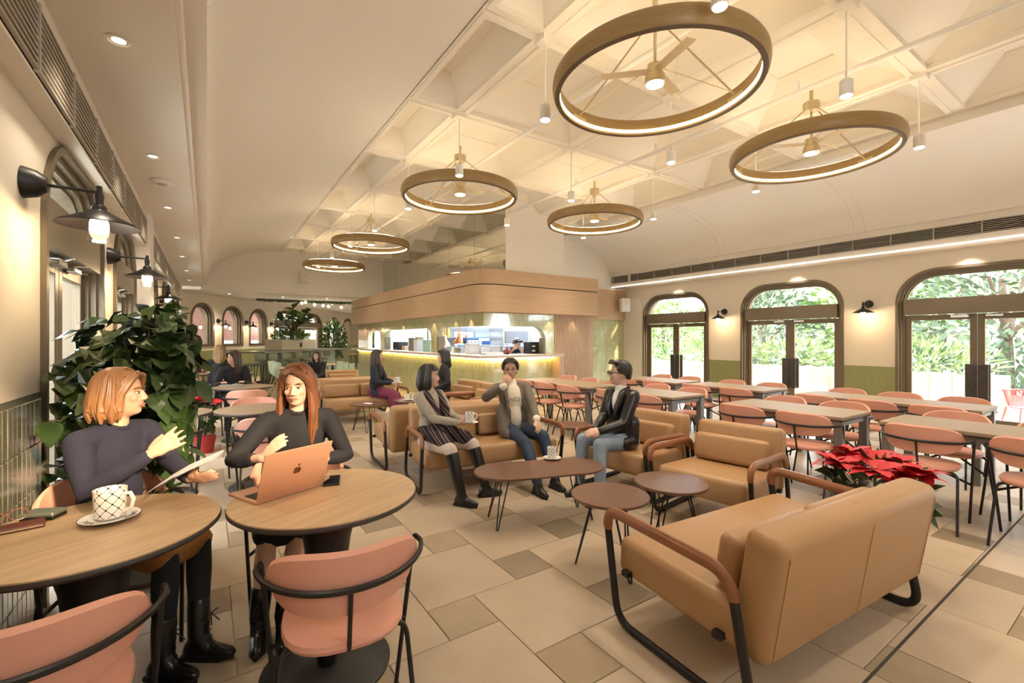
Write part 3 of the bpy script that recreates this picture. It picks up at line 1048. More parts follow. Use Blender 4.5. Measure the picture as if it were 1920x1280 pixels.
for nm, lab, x, y, w, d, h, mt in (('till', 'black till on the counter at the middle opening', 4.86, 13.3, .16, .22, .24, BLACK), ('cardboard_box', 'small kraft box beside the black till', 4.84, 12.75, .1, .12, .12, MATS['kraft'])):
    e = empty(nm, (x, y, ZK0 + .056), 0, lab, 'box')
    MB().rbox(-w, w, -d, d, 0, h, .012).build('body', mt, e)
    MB().rbox(-w - .004, w + .004, -d - .004, d + .004, h * .72, h * .78, .002, seg=1).build('rim', mt, e)
e = empty('blue_crate', (5.35, 9.6, ZK0 + .03), 0, 'blue plastic crate with white label behind the copper lamps', 'crate')
MB().rbox(-.34, .34, -.2, .2, .16, .38, .02).build('crate_body', mat('crate_blue', (.03, .12, .36), .4), e)
MB().box(0, .3, -.204, -.2, .3, .36).build('label_plate', PAPER, e)
MB().box(-.5, .5, -.25, .25, -1.0, .15).build('stand', STEEL, e)
for i, (dx, dz, w) in enumerate(((-.38, 0, .13), (-.1, 0, .12), (.17, 0, .11))):
    e = empty('tub', (5.2 + dx, 8.75, ZK0 + .056), 0, ('leftmost', 'middle', 'rightmost')[i] + ' white food tub on the pass behind the copper lamps', 'tub')
    MB().rbox(-w, w, -.1, .1, 0, .2 - i * .03, .015).build('body', CUPW, e)
    MB().rbox(-w - .006, w + .006, -.106, .106, .2 - i * .03, .22 - i * .03, .004, seg=1).build('lid', mat('lid_grey', (.6, .63, .68), .4), e)
e = empty('black_drawers', (6.02, 8.15, ZK0 + .056), 0, 'black two-drawer box with white labels at right end of the counter', 'box')
MB().rbox(-.17, .17, -.12, .12, 0, .26, .01).build('case', BLACK, e)
for z in (.06, .16):
    MB().rbox(-.15, .15, -.13, -.12, z - .035, z + .045, .004, seg=1).build('drawer', BLACK, e)
    MB().box(-.11, -.03, -.132, -.13, z - .01, z + .02).build('label_plate', PAPER, e)
e = empty('teapot', (5.25, 8.02, ZK0 + .056), 0, 'small dark red teapot on the corner of the counter', 'teapot')
MB().lathe([(.05, 0), (.085, .04), (.085, .09), (.04, .13), (.03, .14)], 14).build('body', mat('teapot_red', (.22, .05, .04), .3), e, True)
MB().ball((0, 0, .15), .018, 8).build('lid_knob', MATS['teapot_red'], e, True)
MB().tube([(.07, 0, .05), (.11, 0, .08), (.13, 0, .12)], [.018, .013, .01], 8).build('spout', MATS['teapot_red'], e, True)
e = empty('tray', (5.0, 8.0, ZK0 + .056), 0, 'long pale serving tray on the pass', 'tray')
MB().rbox(-.35, .1, -.12, .12, 0, .015, .005, seg=1).build('base', STEEL, e)
MB().box(-.33, .08, -.1, .1, .015, .045).build('napkin_pile', PAPER, e)
COPPER = mat('copper', (.75, .33, .17), .25, .95)
for i, (u, v, Zc) in enumerate(((834, 641, 11.4), (862, 636, 10.73))):
    p = PD(u, v, Zc)
    e = empty('heat_lamp', (p.x, p.y, 0), 0, ('left' if i == 0 else 'right') + ' copper heat lamp over the kitchen pass', 'lamp')
    MB().lathe([(.02, .28), (.045, .24), (.06, .16), (.13, .06), (.15, 0), (.14, 0), (.12, .055), (.05, .15)], 18, (0, 0, p.z - .1), capends=False).build('shade', COPPER, e, True)
    MB().ball((0, 0, p.z - .06), .06, 10).build('bulb', BULB, e, True)
    MB().tube([(0, 0, p.z + .15), (0, 0, 2.55)], .012, 8).build('stem', COPPER, e)
    if i == 1:
        MB().tube([(.16, 0, ZK0 + .05), (.16, 0, p.z + .1), (.05, 0, p.z + .12)], .018, 8).build('post', COPPER, e)
# loudspeakers
for lab, loc, rz in (('white loudspeaker on the oak cladding by the garden doors', (9.95, 9.05, 2.38), R(-25)), ('white loudspeaker high on the far end wall', (2.62, 16.05, 3.42), R(10))):
    e = empty('loudspeaker', loc, rz, lab, 'loudspeaker')
    MB().rbox(-.13, .13, -.12, .08, -.19, .19, .02).build('cabinet', WHITEM, e)
    MB().box(-.115, .115, -.123, -.12, -.175, .175).build('grille_cloth', mat('spk', (.62, .6, .56), .7), e)
    MB().ball((0, -.124, .03), .012, 8).build('logo_dot', BLACK, e)
    MB().box(-.03, .03, .08, .24, -.04, .04).build('bracket', WHITEM, e)

# ================================================================== LAMPS
def sconce(loc, rz, label, power=7):
    """wall lamp; local -Y points into the room"""
    e = empty('wall_lamp', loc, rz, label, 'wall lamp', 'black enamel wall lamps')
    MB().lathe([(.0, .09), (.035, .085), (.062, .05), (.075, .0), (.0, .0)], 18, M=Matrix.Rotation(R(90), 4, 'X'), capends=False).build('backplate', BLACK, e, True)
    MB().tube([(0, -.08, 0), (0, -.27, 0)], .008, 8).build('arm', BLACK, e, True)
    MB().lathe([(.012, .03), (.014, 0), (.02, -.02), (.016, -.06), (.03, -.075), (.034, -.11)], 14, (0, -.27, .0)).build('socket', BLACK, e, True)
    MB().lathe([(.03, -.09), (.06, -.11), (.165, -.165), (.168, -.172), (.16, -.17), (.055, -.118)], 28, (0, -.27, 0), capends=False).build('shade', mat('shade_black', (.02, .016, .014), .35, .3), e, True)
    MB().lathe([(.045, -.14), (.048, -.245), (.046, -.25), (.0, -.25)], 18, (0, -.27, 0), capends=False).build('glass_jar', GLASS, e, True)
    MB().lathe([(.03, -.13), (.038, -.16), (.038, -.20), (.02, -.21)], 14, (0, -.27, 0)).build('bulb', BULB, e, True)
    light('sconce_light', 'POINT', (0, -.27, -.23), power, (1, .70, .40), .04, parent=e)
    return e


sconce((XL, 3.06, 2.14), R(90), 'black wall lamp on the left wall nearest the camera')
sconce((XL, 5.27, 2.13), R(90), 'black wall lamp between the two nearest left doors')
sconce((XL, 8.0, 2.13), R(90), 'black wall lamp just beyond the white pier on the left')
sconce((XL, 10.5, 2.13), R(90), 'black wall lamp farthest along the left wall')
sconce((XR, 3.36, 2.06), R(-90), 'black wall lamp between the two right-hand garden doors')
sconce((XR, 6.22, 2.06), R(-90), 'black wall lamp between the two garden doors nearer the kitchen')
for i, (a, b) in enumerate(((401, 416), (455, 467), (501, 514), (604, 616), (636, 642))):
    s_ = (far_s(a) + far_s(b)) / 2
    p = FO + FD * s_
    sconce((p.x, p.y, 2.02), FA, 'black wall lamp on the far wall, %s from the left' % ('first', 'second', 'third', 'fourth', 'fifth')[i], 6)


def ring_lamp(x, y, label, zr=3.44, Rr=.81):
    e = empty('ring_lamp', (x, y, 0), 0, label, 'ceiling lamp', 'wooden ring fan lamps')
    n = 72
    b = MB()
    prof = [(-.025, 0), (.012, .004), (.028, .03), (.035, .075), (.028, .12), (.012, .146), (-.025, .15)]
    b.lathe([(Rr + a, c) for a, c in prof] + [(Rr - .025, 0)], n, (0, 0, zr), capends=False)
    b.build('ring', RINGWOOD, e, True)
    MB().lathe([(Rr - .027, .022), (Rr - .030, .022), (Rr - .030, .050), (Rr - .027, .050)], n, (0, 0, zr), capends=False).build('light_strip', LED, e)
    MB().lathe([(Rr - .027, .0), (Rr - .025, -.003), (Rr + .012, -.003), (Rr + .014, .002)], n, (0, 0, zr), capends=False).build('lower_edge', mat('ring_edge', (.12, .075, .03), .5), e, True)
    MB().lathe([(Rr - .020, .1505), (Rr - .020, .152), (Rr - .008, .152), (Rr - .008, .1505)], n, (0, 0, zr), capends=False).build('uplight_strip', LEDUP, e)
    MB().lathe([(.02, .0), (.075, .005), (.085, .05), (.085, .10), (.03, .12)], 20, (0, 0, 3.98)).tube([(0, 0, 4.0), (0, 0, 4.22)], .02, 8).build('canopy', BRASSY, e, True)
    MB().tube([(0, 0, 4.0), (0, 0, zr + .2)], .013, 8).build('stem', BRASSY, e)
    a0 = R(100)
    for q in range(3):
        a = a0 + q * 2 * PI / 3
        c_, s_ = math.cos(a), math.sin(a)
        MB().tube([(.06 * c_, .06 * s_, 4.03), ((Rr - .03) * c_, (Rr - .03) * s_, zr + .08)], .008, 6).build('support_rod', BRASSY, e)
        MB().tube([(.03 * c_, .03 * s_, zr + .22), ((Rr - .03) * c_, (Rr - .03) * s_, zr + .10)], .004, 5).build('tie_wire', BRASSY, e)
        M = Matrix.Rotation(a, 4, 'Z')
        M2 = Matrix.Translation((-(Rr - .034) * math.sin(a) * 0, 0, 0))
        MB().rbox(Rr - .036, Rr - .029, -.09, .09, zr + .06, zr + .085, .003, seg=1, M=M).build('bracket_plate', BRASSY, e)
        Mb = Matrix.Rotation(a + R(35), 4, 'Z')
        MB().rbox(.06, .44, -.045, .045, zr + .175, zr + .181, .002, seg=1, M=Mb).build('fan_blade', mat('blade', (.62, .5, .33), .5), e)
    MB().lathe([(.03, .22), (.06, .21), (.065, .13), (.08, .12), (.085, .06), (.075, .05)], 24, (0, 0, zr + .02)).build('motor', BRASSY, e, True)
    MB().lathe([(.0, .045), (.07, .05), (.07, .06), (.0, .06)], 24, (0, 0, zr + .015), capends=False).build('lamp_disc', BULB, e)
    light('fan_light', 'SPOT', (0, 0, zr + .04), 45, (1, .86, .66), .07, parent=e, spot=150, aim=(0, 0, -1), blend=1)
    return e


for lab, x, y in (('largest wooden ring lamp nearest the camera', 3.08, 2.47), ('wooden ring lamp at upper right in front of the white vault', 5.70, 2.40),
                  ('wooden ring lamp second in the left row', 3.07, 5.94), ('wooden ring lamp above the long tables beside the kitchen corner', 5.75, 5.93),
                  ('wooden ring lamp third in the left row', 3.05, 10.2), ('wooden ring lamp farthest away, nearest the end wall', 3.07, 13.8)):
    ring_lamp(x, y, lab)

ordn = ('first', 'second', 'third', 'fourth', 'fifth', 'sixth', 'seventh', 'eighth', 'ninth', 'tenth')
for xi, x in enumerate(GX[1:4]):
    for yi, y in list(enumerate(GY[3:11])) + [(-1, GY[2]), (-2, GY[1])]:  # last two rows, behind the camera, are added to brighten the foreground
        if x > 4 and y > 8:
            continue
        e = empty('pendant_spotlight', (x, y, 0), 0, ('white cylinder pendant spotlight, %s row from the left, %s from the camera' % (('first', 'second', 'third')[xi], ordn[yi])) if yi >= 0 else ('added unseen white pendant spotlight %s the camera, %s row from the left' % (('', 'just behind', 'farther behind')[-yi], ('first', 'second', 'third')[xi])), 'pendant lamp', 'white pendant spotlights')
        MB().tube([(0, 0, 3.56), (0, 0, 4.16)], .007, 6).build('rod', WHITEM, e)
        MB().lathe([(.046, .0), (.05, .005), (.05, .125), (.046, .13)], 18, (0, 0, 3.44)).build('can', WHITEM, e, True)
        MB().lathe([(.0, 0), (.042, 0), (.042, .004), (0, .004)], 16, (0, 0, 3.434), capends=False).build('lens', BULB, e)
        light('pendant_light', 'SPOT', (0, 0, 3.43), 80, (1, .88, .70), .05, parent=e, spot=95, aim=(0, 0, -1), blend=.8)
# downlights, detectors in the left soffit
dn = ['nearest', 'second', 'third', 'fourth', 'fifth', 'sixth', 'seventh', 'added unseen above and beside', 'added unseen behind and next']
for i, y in enumerate((3.1, 4.9, 6.7, 8.6, 10.5, 12.6, 14.6, 1.3, -.5)):  # last two are out of view, added for more foreground light
    e = empty('downlight', (-.38, y, ZS), 0, 'small recessed downlight in the left soffit, %s to the camera' % dn[i], 'downlight', 'soffit downlights')
    MB().lathe([(.055, 0), (.06, -.006), (.045, -.006), (.04, 0)], 20, capends=False).build('trim_ring', WHITEM, e, True)
    MB().lathe([(0, -.001), (.03, -.001)], 16, capends=False).build('lens', mat('lens_soft', (1, .95, .85), .5, emit=(1, .88, .7), estr=4), e)
    light('soffit_light', 'SPOT', (0, 0, -.02), 30, (1, .86, .66), .04, parent=e, spot=100, aim=(0, 0, -1), blend=.8)
for i, y in enumerate((2.0, 4.6, 7.5)):
    p = Vector((10.05, y, 2.89))
    e = empty('downlight', p, 0, 'small downlight under the right bulkhead, %s to the camera' % dn[i], 'downlight', 'bulkhead downlights')
    MB().lathe([(.04, 0), (.045, -.006), (.03, -.006), (.028, 0)], 18, capends=False).build('trim_ring', WHITEM, e, True)
    light('bulkhead_light', 'SPOT', (0, 0, -.02), 25, (1, .86, .68), .03, parent=e, spot=90, aim=(.25, 0, -1), blend=.7)
for lab, y, r in (('round white ceiling disc in the soffit nearest the camera', 2.45, .075), ('flat white detector in the soffit past the second downlight', 5.6, .1)):
    e = empty('ceiling_detector', (-.36, y, ZS), 0, lab, 'detector')
    MB().lathe([(r, 0), (r, -.02), (r * .8, -.035), (0, -.036)], 22, capends=False).build('housing', WHITEM, e, True)
    MB().lathe([(r * .4, -.036), (r * .35, -.045), (0, -.045)], 16, capends=False).build('sensor', mat('sensor', (.5, .48, .45), .5), e, True)
e = empty('projector_unit', (9.6, 1.0, 2.885), 0, 'white access unit under the right bulkhead near the picture edge', 'unit')
MB().rbox(-.1, .25, -.25, .25, -.04, 0, .01).build('housing', WHITEM, e)
MB().rbox(-.08, .2, -.2, .2, -.05, -.04, .004, seg=1).build('cover', WHITEM, e)

# ================================================================== FURNITURE
def superring(w, d, z, k=2.6, n=28):
    return [(w / 2 * abs(math.cos(a)) ** (2 / k) * (1 if math.cos(a) >= 0 else -1), d / 2 * abs(math.sin(a)) ** (2 / k) * (1 if math.sin(a) >= 0 else -1), z) for a in [2 * PI * i / n for i in range(n)]]


def stack(rings, c=(0, 0, 0)):
    n = len(rings[0])
    vs = [(p[0] + c[0], p[1] + c[1], p[2] + c[2]) for r in rings for p in r]
    fs = [(i * n + j, i * n + (j + 1) % n, (i + 1) * n + (j + 1) % n, (i + 1) * n + j) for i in range(len(rings) - 1) for j in range(n)]
    fs += [tuple(range(n - 1, -1, -1)), tuple((len(rings) - 1) * n + j for j in range(n))]
    return MB().add(vs, fs)


# ---- pink dining chair, faces local +Y
def chair_parts():
    parts = []
    seat = stack([superring(.40, .38, .425), superring(.45, .43, .432), superring(.47, .45, .448), superring(.46, .44, .462), superring(.36, .34, .466)], (0, 0, 0))
    parts.append(('seat', seat.mesh('seat', PINK, True)))
    b = MB()
    n, Rb = 22, .285
    vs, fs = [], []
    for i in range(n + 1):
        q = -1 + 2 * i / n
        ph = R(66) * q
        e_ = max(0.0, 1 - abs(q) ** 3.2)
        zt, zb = .665 + .105 * e_ ** .55, .655 - .095 * e_ ** .55
        loop = []
        for (ro, z) in ((Rb, zb), (Rb + .014, zb), (Rb + .026, (zb * .75 + zt * .25)), (Rb + .028, (zb + zt) / 2), (Rb + .03, zt - .012), (Rb + .018, zt), (Rb + .002, zt - .004), (Rb - .002, (zb + zt) / 2)):
            tilt = (z - .6) * .10
            loop.append((ro * math.sin(ph), .05 - ro * math.cos(ph) - tilt, z))
        vs += loop
    L = 8
    for i in range(n):
        for j in range(L):
            j2 = (j + 1) % L
            fs.append((i * L + j, i * L + j2, (i + 1) * L + j2, (i + 1) * L + j))
    fs += [tuple(range(L)), tuple(n * L + j for j in range(L - 1, -1, -1))]
    parts.append(('backrest', b.add(vs, fs).mesh('backrest', PINK, True)))
    rail = []
    for i in range(25):
        ph = R(80) * (-1 + 2 * i / 24)
        rail.append(((Rb + .042) * math.sin(ph), .05 - (Rb + .042) * math.cos(ph) - .006, .655))
    r = [(-.25, .17, 0), (-.305, .055, .60)]
    path = fillet([(-.255, .19, 0), (-.31, .06, .655), rail[0]], .03) + rail[1:-1] + fillet([rail[-1], (.31, .06, .655), (.255, .19, 0)], .03)
    # one continuous hoop: front leg - back rail - front leg
    parts.append(('back_rail', MB().tube(path, .0105, 8).mesh('back_rail', BLACK, True)))
    parts.append(('centre_post', MB().tube(fillet([(0, -.283, .66), (0, -.215, .42), (0, -.02, .415)], .04), .009, 8).mesh('centre_post', BLACK, True)))
    for s in (-1, 1):
        parts.append(('leg', MB().tube(fillet([(s * .05, -.06, .418), (s * .235, -.10, .418), (s * .262, -.25, 0)], .05), .0105, 8).mesh('leg', BLACK, True)))
        parts.append(('side_bar', MB().tube([(s * .05, .02, .418), (s * .283, .125, .31)], .009, 8).mesh('side_bar', BLACK, True)))
    return parts


CHP = chair_parts()


def chair(x, y, rz, label, group='pink dining chairs'):
    e = empty('dining_chair', (x, y, 0), rz, label, 'chair', group)
    e.scale = (.84, .93, .99)
    for nm, me in CHP:
        obj(nm, me, e)
    return e


# ---- round dining tables
RT = .372
rt_top = MB().lathe([(RT - .012, .712), (RT, .722), (RT, .732), (RT - .002, .735)], 64, capends=True).mesh('table_edge', mat('table_edge', (.045, .035, .03), .5), True)
rt_lam = MB().lathe([(RT - .003, .7352), (RT - .003, .74), (RT - .005, .7405)], 64).mesh('tabletop', OAK, True)
rt_lam2 = MB().lathe([(RT - .003, .7352), (RT - .003, .74), (RT - .005, .7405)], 64).mesh('tabletop', OAKG, True)
rt_ped = MB().lathe([(.04, .02), (.05, .10), (.065, .3), (.095, .55), (.135, .711)], 32).mesh('pedestal', BLACK, True)
rt_bas = MB().lathe([(.26, 0), (.26, .008), (.25, .014), (.05, .02)], 40).mesh('base', mat('base_black', (.03, .03, .03), .5, .3), True)


def round_table(x, y, label, grey=False, rot=.5):
    e = empty('round_table', (x, y, 0), rot, label, 'table', 'round pedestal tables')
    obj('tabletop', rt_lam2 if grey else rt_lam, e)
    obj('table_edge', rt_top, e)
    obj('pedestal', rt_ped, e)
    obj('base', rt_bas, e)


T1, T2 = (-.324, 2.125), (.43, 2.065)
round_table(*T1, 'round oak table at lower left with mug and papers')
round_table(*T2, 'round oak table with open laptop in the foreground')
rows = [(5.08, 4.98, 'second'), (8.02, 7.40, 'third'), (10.55, 10.45, 'fourth'), (13.4, 13.3, 'fifth')]
for y, ya, o_ in rows:
    round_table(-.324, y, 'round table in the %s row from the camera, beside the left wall' % o_, True)
    round_table(.42, ya, 'round table in the %s row from the camera, on the aisle side' % o_, True)
chair(.40, 1.66, R(-9), 'pink chair in front of the laptop table, back to the camera')
chair(-.37, 1.70, R(2), 'pink chair at lower left corner, cut by the picture edge')
chair(-.36, 2.70, R(200), 'pink chair the woman in the navy jumper sits on')
chair(.42, 2.72, R(172), 'pink chair the long-haired woman at the laptop sits on')
for y, ya, o_ in rows:
    for x, sd in ((-.324, 'beside the left wall'), (.42, 'on the aisle side')):
        yy = y if x < 0 else ya
        chair(x + .02, yy - .50, R(rt.uniform(-8, 8)), 'pink chair, near side of the %s-row round table %s' % (o_, sd))
        chair(x, yy + .56, R(180 + rt.uniform(-8, 8)), 'pink chair, far side of the %s-row round table %s' % (o_, sd))


# ---- long tables
def long_table(x0, x1, y0, y1, label, z=.72):
    cx, cy, w, l = (x0 + x1) / 2, (y0 + y1) / 2, x1 - x0, y1 - y0
    e = empty('long_table', (cx, cy, 0), 0, label, 'table', 'long dining tables')
    MB().rbox(-w / 2, w / 2, -l / 2, l / 2, z - .028, z, .003, seg=1).build('tabletop', OAKG, e)
    MB().rbox(-w / 2 + .004, w / 2 - .004, -l / 2 + .004, l / 2 - .004, z - .042, z - .0285, .002, seg=1).build('under_edge', mat('table_edge', (0, 0, 0)), e)
    fr = MB()
    for sx in (-1, 1):
        fr.box(sx * (w / 2 - .05) - .02, sx * (w / 2 - .05) + .02, -l / 2 + .05, l / 2 - .05, z - .085, z - .043)
    for sy in (-1, 1):
        fr.box(-w / 2 + .05, w / 2 - .05, sy * (l / 2 - .05) - .02, sy * (l / 2 - .05) + .02, z - .085, z - .043)
    fr.build('frame', GREYM, e)
    lm = MB().box(-.032, .032, -.032, .032, 0, z - .043).mesh('leg', GREYM)
    for sx in (-1, 1):
        for sy in (-1, 1):
            obj('leg', lm, e, (sx * (w / 2 - .045), sy * (l / 2 - .045), 0))


LT = [(4.66, 5.28, .25, 1.45, 2, 'the long table at picture right edge'),
      (4.58, 5.22, 1.68, 2.80, 2, 'the long table behind the poinsettia'),
      (4.50, 5.15, 3.36, 4.50, 2, 'the long table behind the man in black leather'),
      (4.45, 5.10, 4.72, 6.36, 3, 'the long table nearest the kitchen corner'),
      (6.10, 6.72, 1.10, 2.76, 3, 'the long table by the right-hand garden door'),
      (6.05, 6.70, 3.12, 4.32, 2, 'the long table before the middle garden door'),
      (6.05, 6.70, 4.46, 5.66, 2, 'the long table by the garden door nearest kitchen')]
for (x0, x1, y0, y1, n, lab) in LT:
    long_table(x0, x1, y0, y1, lab.replace('the long', 'grey-legged oak long', 1))
    for i in range(n):
        yy = y0 + (y1 - y0) * (i + .5) / n
        pos = ('near end', 'far end')[i] if n == 2 else ('near end', 'middle', 'far end')[i]
        chair(x0 - .02, yy + rt.uniform(-.01, .01), R(-90 + rt.uniform(-2, 2)), 'pink chair, lounge side of %s, %s' % (lab, pos))
        chair(x1 + .03, yy + rt.uniform(-.01, .01), R(90 + rt.uniform(-2, 2)), 'pink chair, window side of %s, %s' % (lab, pos))


# ---- tan lounge seats, face local +Y
def sofa_parts(w):
    P_ = []
    h = w / 2 - .03
    tilt = Matrix.Rotation(R(9), 4, 'X')
    P_.append(('seat', MB().rbox(-h, h, -.30, .36, .215, .40, .045, seg=4, M=Matrix.Rotation(R(3), 4, 'X')).mesh('seat', TAN, True), None))
    Mb = Matrix.Translation((0, -.33, .20)) @ tilt
    P_.append(('backrest', MB().rbox(-h, h, -.085, .075, 0, .50, .05, seg=4, M=Mb).mesh('backrest', TAN, True), None))
    if w > 1:
        seam = MB().tube([Mb @ Vector(p) for p in [(0, -.0865, .04), (0, -.0865, .44), (0, -.06, .492), (0, .0, .5015)]], .0022, 5)
        P_.append(('seam', seam.mesh('seam', mat('stitch', (.50, .32, .17), .6)), None))
    for s in (-1, 1):
        seam = MB().tube([Mb @ Vector(p) for p in [(s * (h - .045), -.086, .04), (s * (h - .045), -.086, .44), (s * (h - .045), -.07, .482)]], .0022, 5)
        P_.append(('seam', seam.mesh('seam', mat('stitch', (.50, .32, .17), .6)), None))
    Mc = Matrix.Translation((0, -.255, .385)) @ tilt
    if w > 1:
        for s in (-1, 1):
            P_.append(('lumbar_cushion', MB().rbox(min(s * .01, s * (h - .06)), max(s * .01, s * (h - .06)), 0, .11, 0, .22, .04, seg=4, M=Mc).mesh('lumbar_cushion', TAN, True), None))
    else:
        P_.append(('lumbar_cushion', MB().rbox(-h + .05, h - .05, 0, .11, 0, .22, .04, seg=4, M=Mc).mesh('lumbar_cushion', TAN, True), None))
    for s in (-1, 1):
        x = s * (w / 2 + .005)
        full = fillet([(x, -.12, .02), (x, .30, .02), (x, .385, .545), (x, -.30, .52), (x, -.40, .02), (x, -.12, .02)], .10, 8)
        # split: wooden arm where z > .42
        wood = [p for p in full if p.z > .41]
        i0 = full.index(wood[0])
        i1 = full.index(wood[-1])
        fr = full[i1:] + full[1:i0 + 1]
        P_.append(('leg_frame', MB().tube(fr, .0165, 10, flat=1.25).mesh('leg_frame', BLACK, True), None))
        P_.append(('armrest', MB().tube(wood, [.0175] + [.0205] * (len(wood) - 2) + [.0175], 10, flat=1.35).mesh('armrest', ARMWOOD, True), None))
    P_.append(('seat_rail', MB().box(-w / 2, w / 2, -.26, -.22, .235, .26).mesh('seat_rail', BLACK), None))
    P_.append(('seat_rail', MB().box(-w / 2, w / 2, .24, .28, .25, .275).mesh('seat_rail', BLACK), None))
    return P_


SP = {1: sofa_parts(.74), 2: sofa_parts(1.40)}


def sofa(kind, x, y, rz, label):
    e = empty('lounge_sofa' if kind == 2 else 'lounge_armchair', (x, y, 0), rz, label, 'sofa' if kind == 2 else 'armchair', 'tan leather lounge seats')
    for nm, me, _ in SP[kind]:
        obj(nm, me, e)


sofa(2, 2.36, 1.22, R(-4), 'tan leather two-seat sofa in the foreground, its back to the camera')
sofa(1, 3.33, 2.06, R(98), 'empty tan leather armchair behind the two round walnut tables')
sofa(1, 3.33, 2.93, R(97), 'tan leather armchair of the man in the black leather jacket')
sofa(2, 2.32, 3.98, R(170), 'tan leather sofa where the woman with the shawl and the man in the blazer sit')
sofa(2, 2.30, 5.05, R(-4), 'empty tan leather sofa back-to-back behind the couple on the sofa')
sofa(2, 2.25, 8.05, R(176), 'tan leather sofa facing the camera, with the woman in magenta trousers')
sofa(2, 2.20, 9.14, R(-3), 'tan leather sofa turned away behind the woman in magenta trousers')
sofa(1, 3.42, 6.10, R(95), 'empty tan leather armchair behind the man in the blazer')
sofa(1, 3.42, 6.95, R(95), 'tan leather armchair of the black-haired woman in black')
sofa(2, 2.25, 10.6, R(176), 'farthest tan leather sofa before the mint chairs')


# ---- coffee tables with hairpin legs
def hairpin(b, x, y, dx, dy, z, r=.0055, sp=.045):
    px, py = -dy, dx
    b.tube(fillet([(x + px * sp, y + py * sp, z), (x + dx * .11 + px * .008, y + dy * .11 + py * .008, .006), (x + dx * .11 - px * .008, y + dy * .11 - py * .008, .006), (x - px * sp, y - py * sp, z)], .012, 3), r, 6)


def coffee_round(x, y, z, r, label, rot=0.3):
    e = empty('coffee_table', (x, y, 0), rot, label, 'coffee table', 'walnut coffee tables')
    MB().lathe([(r - .012, z - .022), (r, z - .012), (r, z - .004), (r - .004, z)], 48).build('tabletop', WALNUT, e, True)
    for q in range(3):
        a = q * 2 * PI / 3
        b = MB()
        hairpin(b, math.cos(a) * r * .42, math.sin(a) * r * .42, math.cos(a), math.sin(a), z - .022)
        b.build('hairpin_leg', BLACK, e, True)


coffee_round(2.06, 1.99, .45, .237, 'round walnut coffee table nearest the camera')
coffee_round(2.58, 1.94, .45, .237, 'round walnut coffee table before the empty armchair', 1.0)
coffee_round(3.50, 3.98, .42, .22, 'small round walnut table between the sofa and leather-jacket man')
coffee_round(2.02, 7.02, .42, .24, 'round walnut table left of the woman in magenta trousers')
coffee_round(2.72, 7.05, .42, .24, 'round walnut table with a mug near the woman in magenta')
e = empty('oval_coffee_table', (2.16, 2.83, 0), R(-18), 'pill-shaped walnut coffee table with a patterned mug', 'coffee table', 'walnut coffee tables')
L2, W2 = .52, .225


def pill(ins, z):
    l, w = L2 - ins, W2 - ins
    return [((l - w) * (1 if math.cos(a) >= 0 else -1) + w * math.cos(a), w * math.sin(a), z) for a in [2 * PI * (i + .5) / 48 for i in range(48)]]


stack([pill(.012, .378), pill(0, .388), pill(0, .396), pill(.004, .40)]).build('tabletop', WALNUT, e, True)
for sx in (-1, 1):
    for sy in (-1, 1):
        b = MB()
        hairpin(b, sx * .30, sy * .08, sx * .72, sy * .55, .378, sp=.04)
        b.build('hairpin_leg', BLACK, e, True)


# ================================================================== SMALL THINGS
def mug(x, y, z, label, s=1.0, rz=0, saucer=True):
    e = empty('mug', (x, y, z + (.012 if saucer else 0)), rz, label, 'mug')
    e.scale = (s, s, s)
    MB().lathe([(.034, 0), (.040, .006), (.042, .05), (.044, .092), (.041, .092), (.038, .01), (0, .008)], 32, capends=False).build('cup', mug_mat(), e, True)
    MB().tube([(-.041, 0, .075), (-.062, 0, .078), (-.073, 0, .058), (-.066, 0, .03), (-.042, 0, .018)], .006, 8).build('handle', CERAM, e, True)
    if saucer:
        q = empty('saucer', (x, y, z), rz, 'white saucer under the ' + label, 'saucer')
        q.scale = (s, s, s)
        MB().lathe([(.035, 0), (.045, .004), (.078, .013), (.08, .015), (.045, .009), (0, .008)], 36, capends=False).build('plate', CERAM, q, True)
        MB().lathe([(.078, .0145), (.0805, .0155), (.0805, .0135)], 36, capends=False).build('rim_line', INK, q)
    return e


mug(-.293, 2.195, .741, 'lattice-patterned mug on the lower left oak table', 1.12, R(150))
p = P(1035, 860, .40)
mug(p.x, p.y, .40, 'lattice-patterned mug on the pill-shaped coffee table', .95, R(200))
mug(2.70, 7.0, .42, 'lattice-patterned mug on the walnut table behind the sofa', 1, 0)
mug(-.32, 8.0, .741, 'white mug on the third-row table by the big plant', 1, 0, False)


def text_mesh(s, size, m, name):
    c = bpy.data.curves.new(name, 'FONT')
    c.body = s
    c.size = size
    c.align_x = 'CENTER'
    c.align_y = 'CENTER'
    c.extrude = .0003
    o = bpy.data.objects.new(name, c)
    COL.objects.link(o)
    dg = bpy.context.evaluated_depsgraph_get()
    me = bpy.data.meshes.new_from_object(o.evaluated_get(dg))
    bpy.data.objects.remove(o)
    me.materials.clear()
    me.materials.append(m)
    return me


saucer1 = [o for o in bpy.data.objects if o.name.startswith('saucer')][0]
for i, (ch, a) in enumerate(zip('TOMRENCI', (200, 214, 230, 318, 332, 346, 0, 12))):
    a = R(a - 150)
    o = obj('lettering', text_mesh(ch, .018, INK, 'lettering'), saucer1, (.062 * math.cos(a), .062 * math.sin(a), .0135), (0, 0, a + PI / 2))

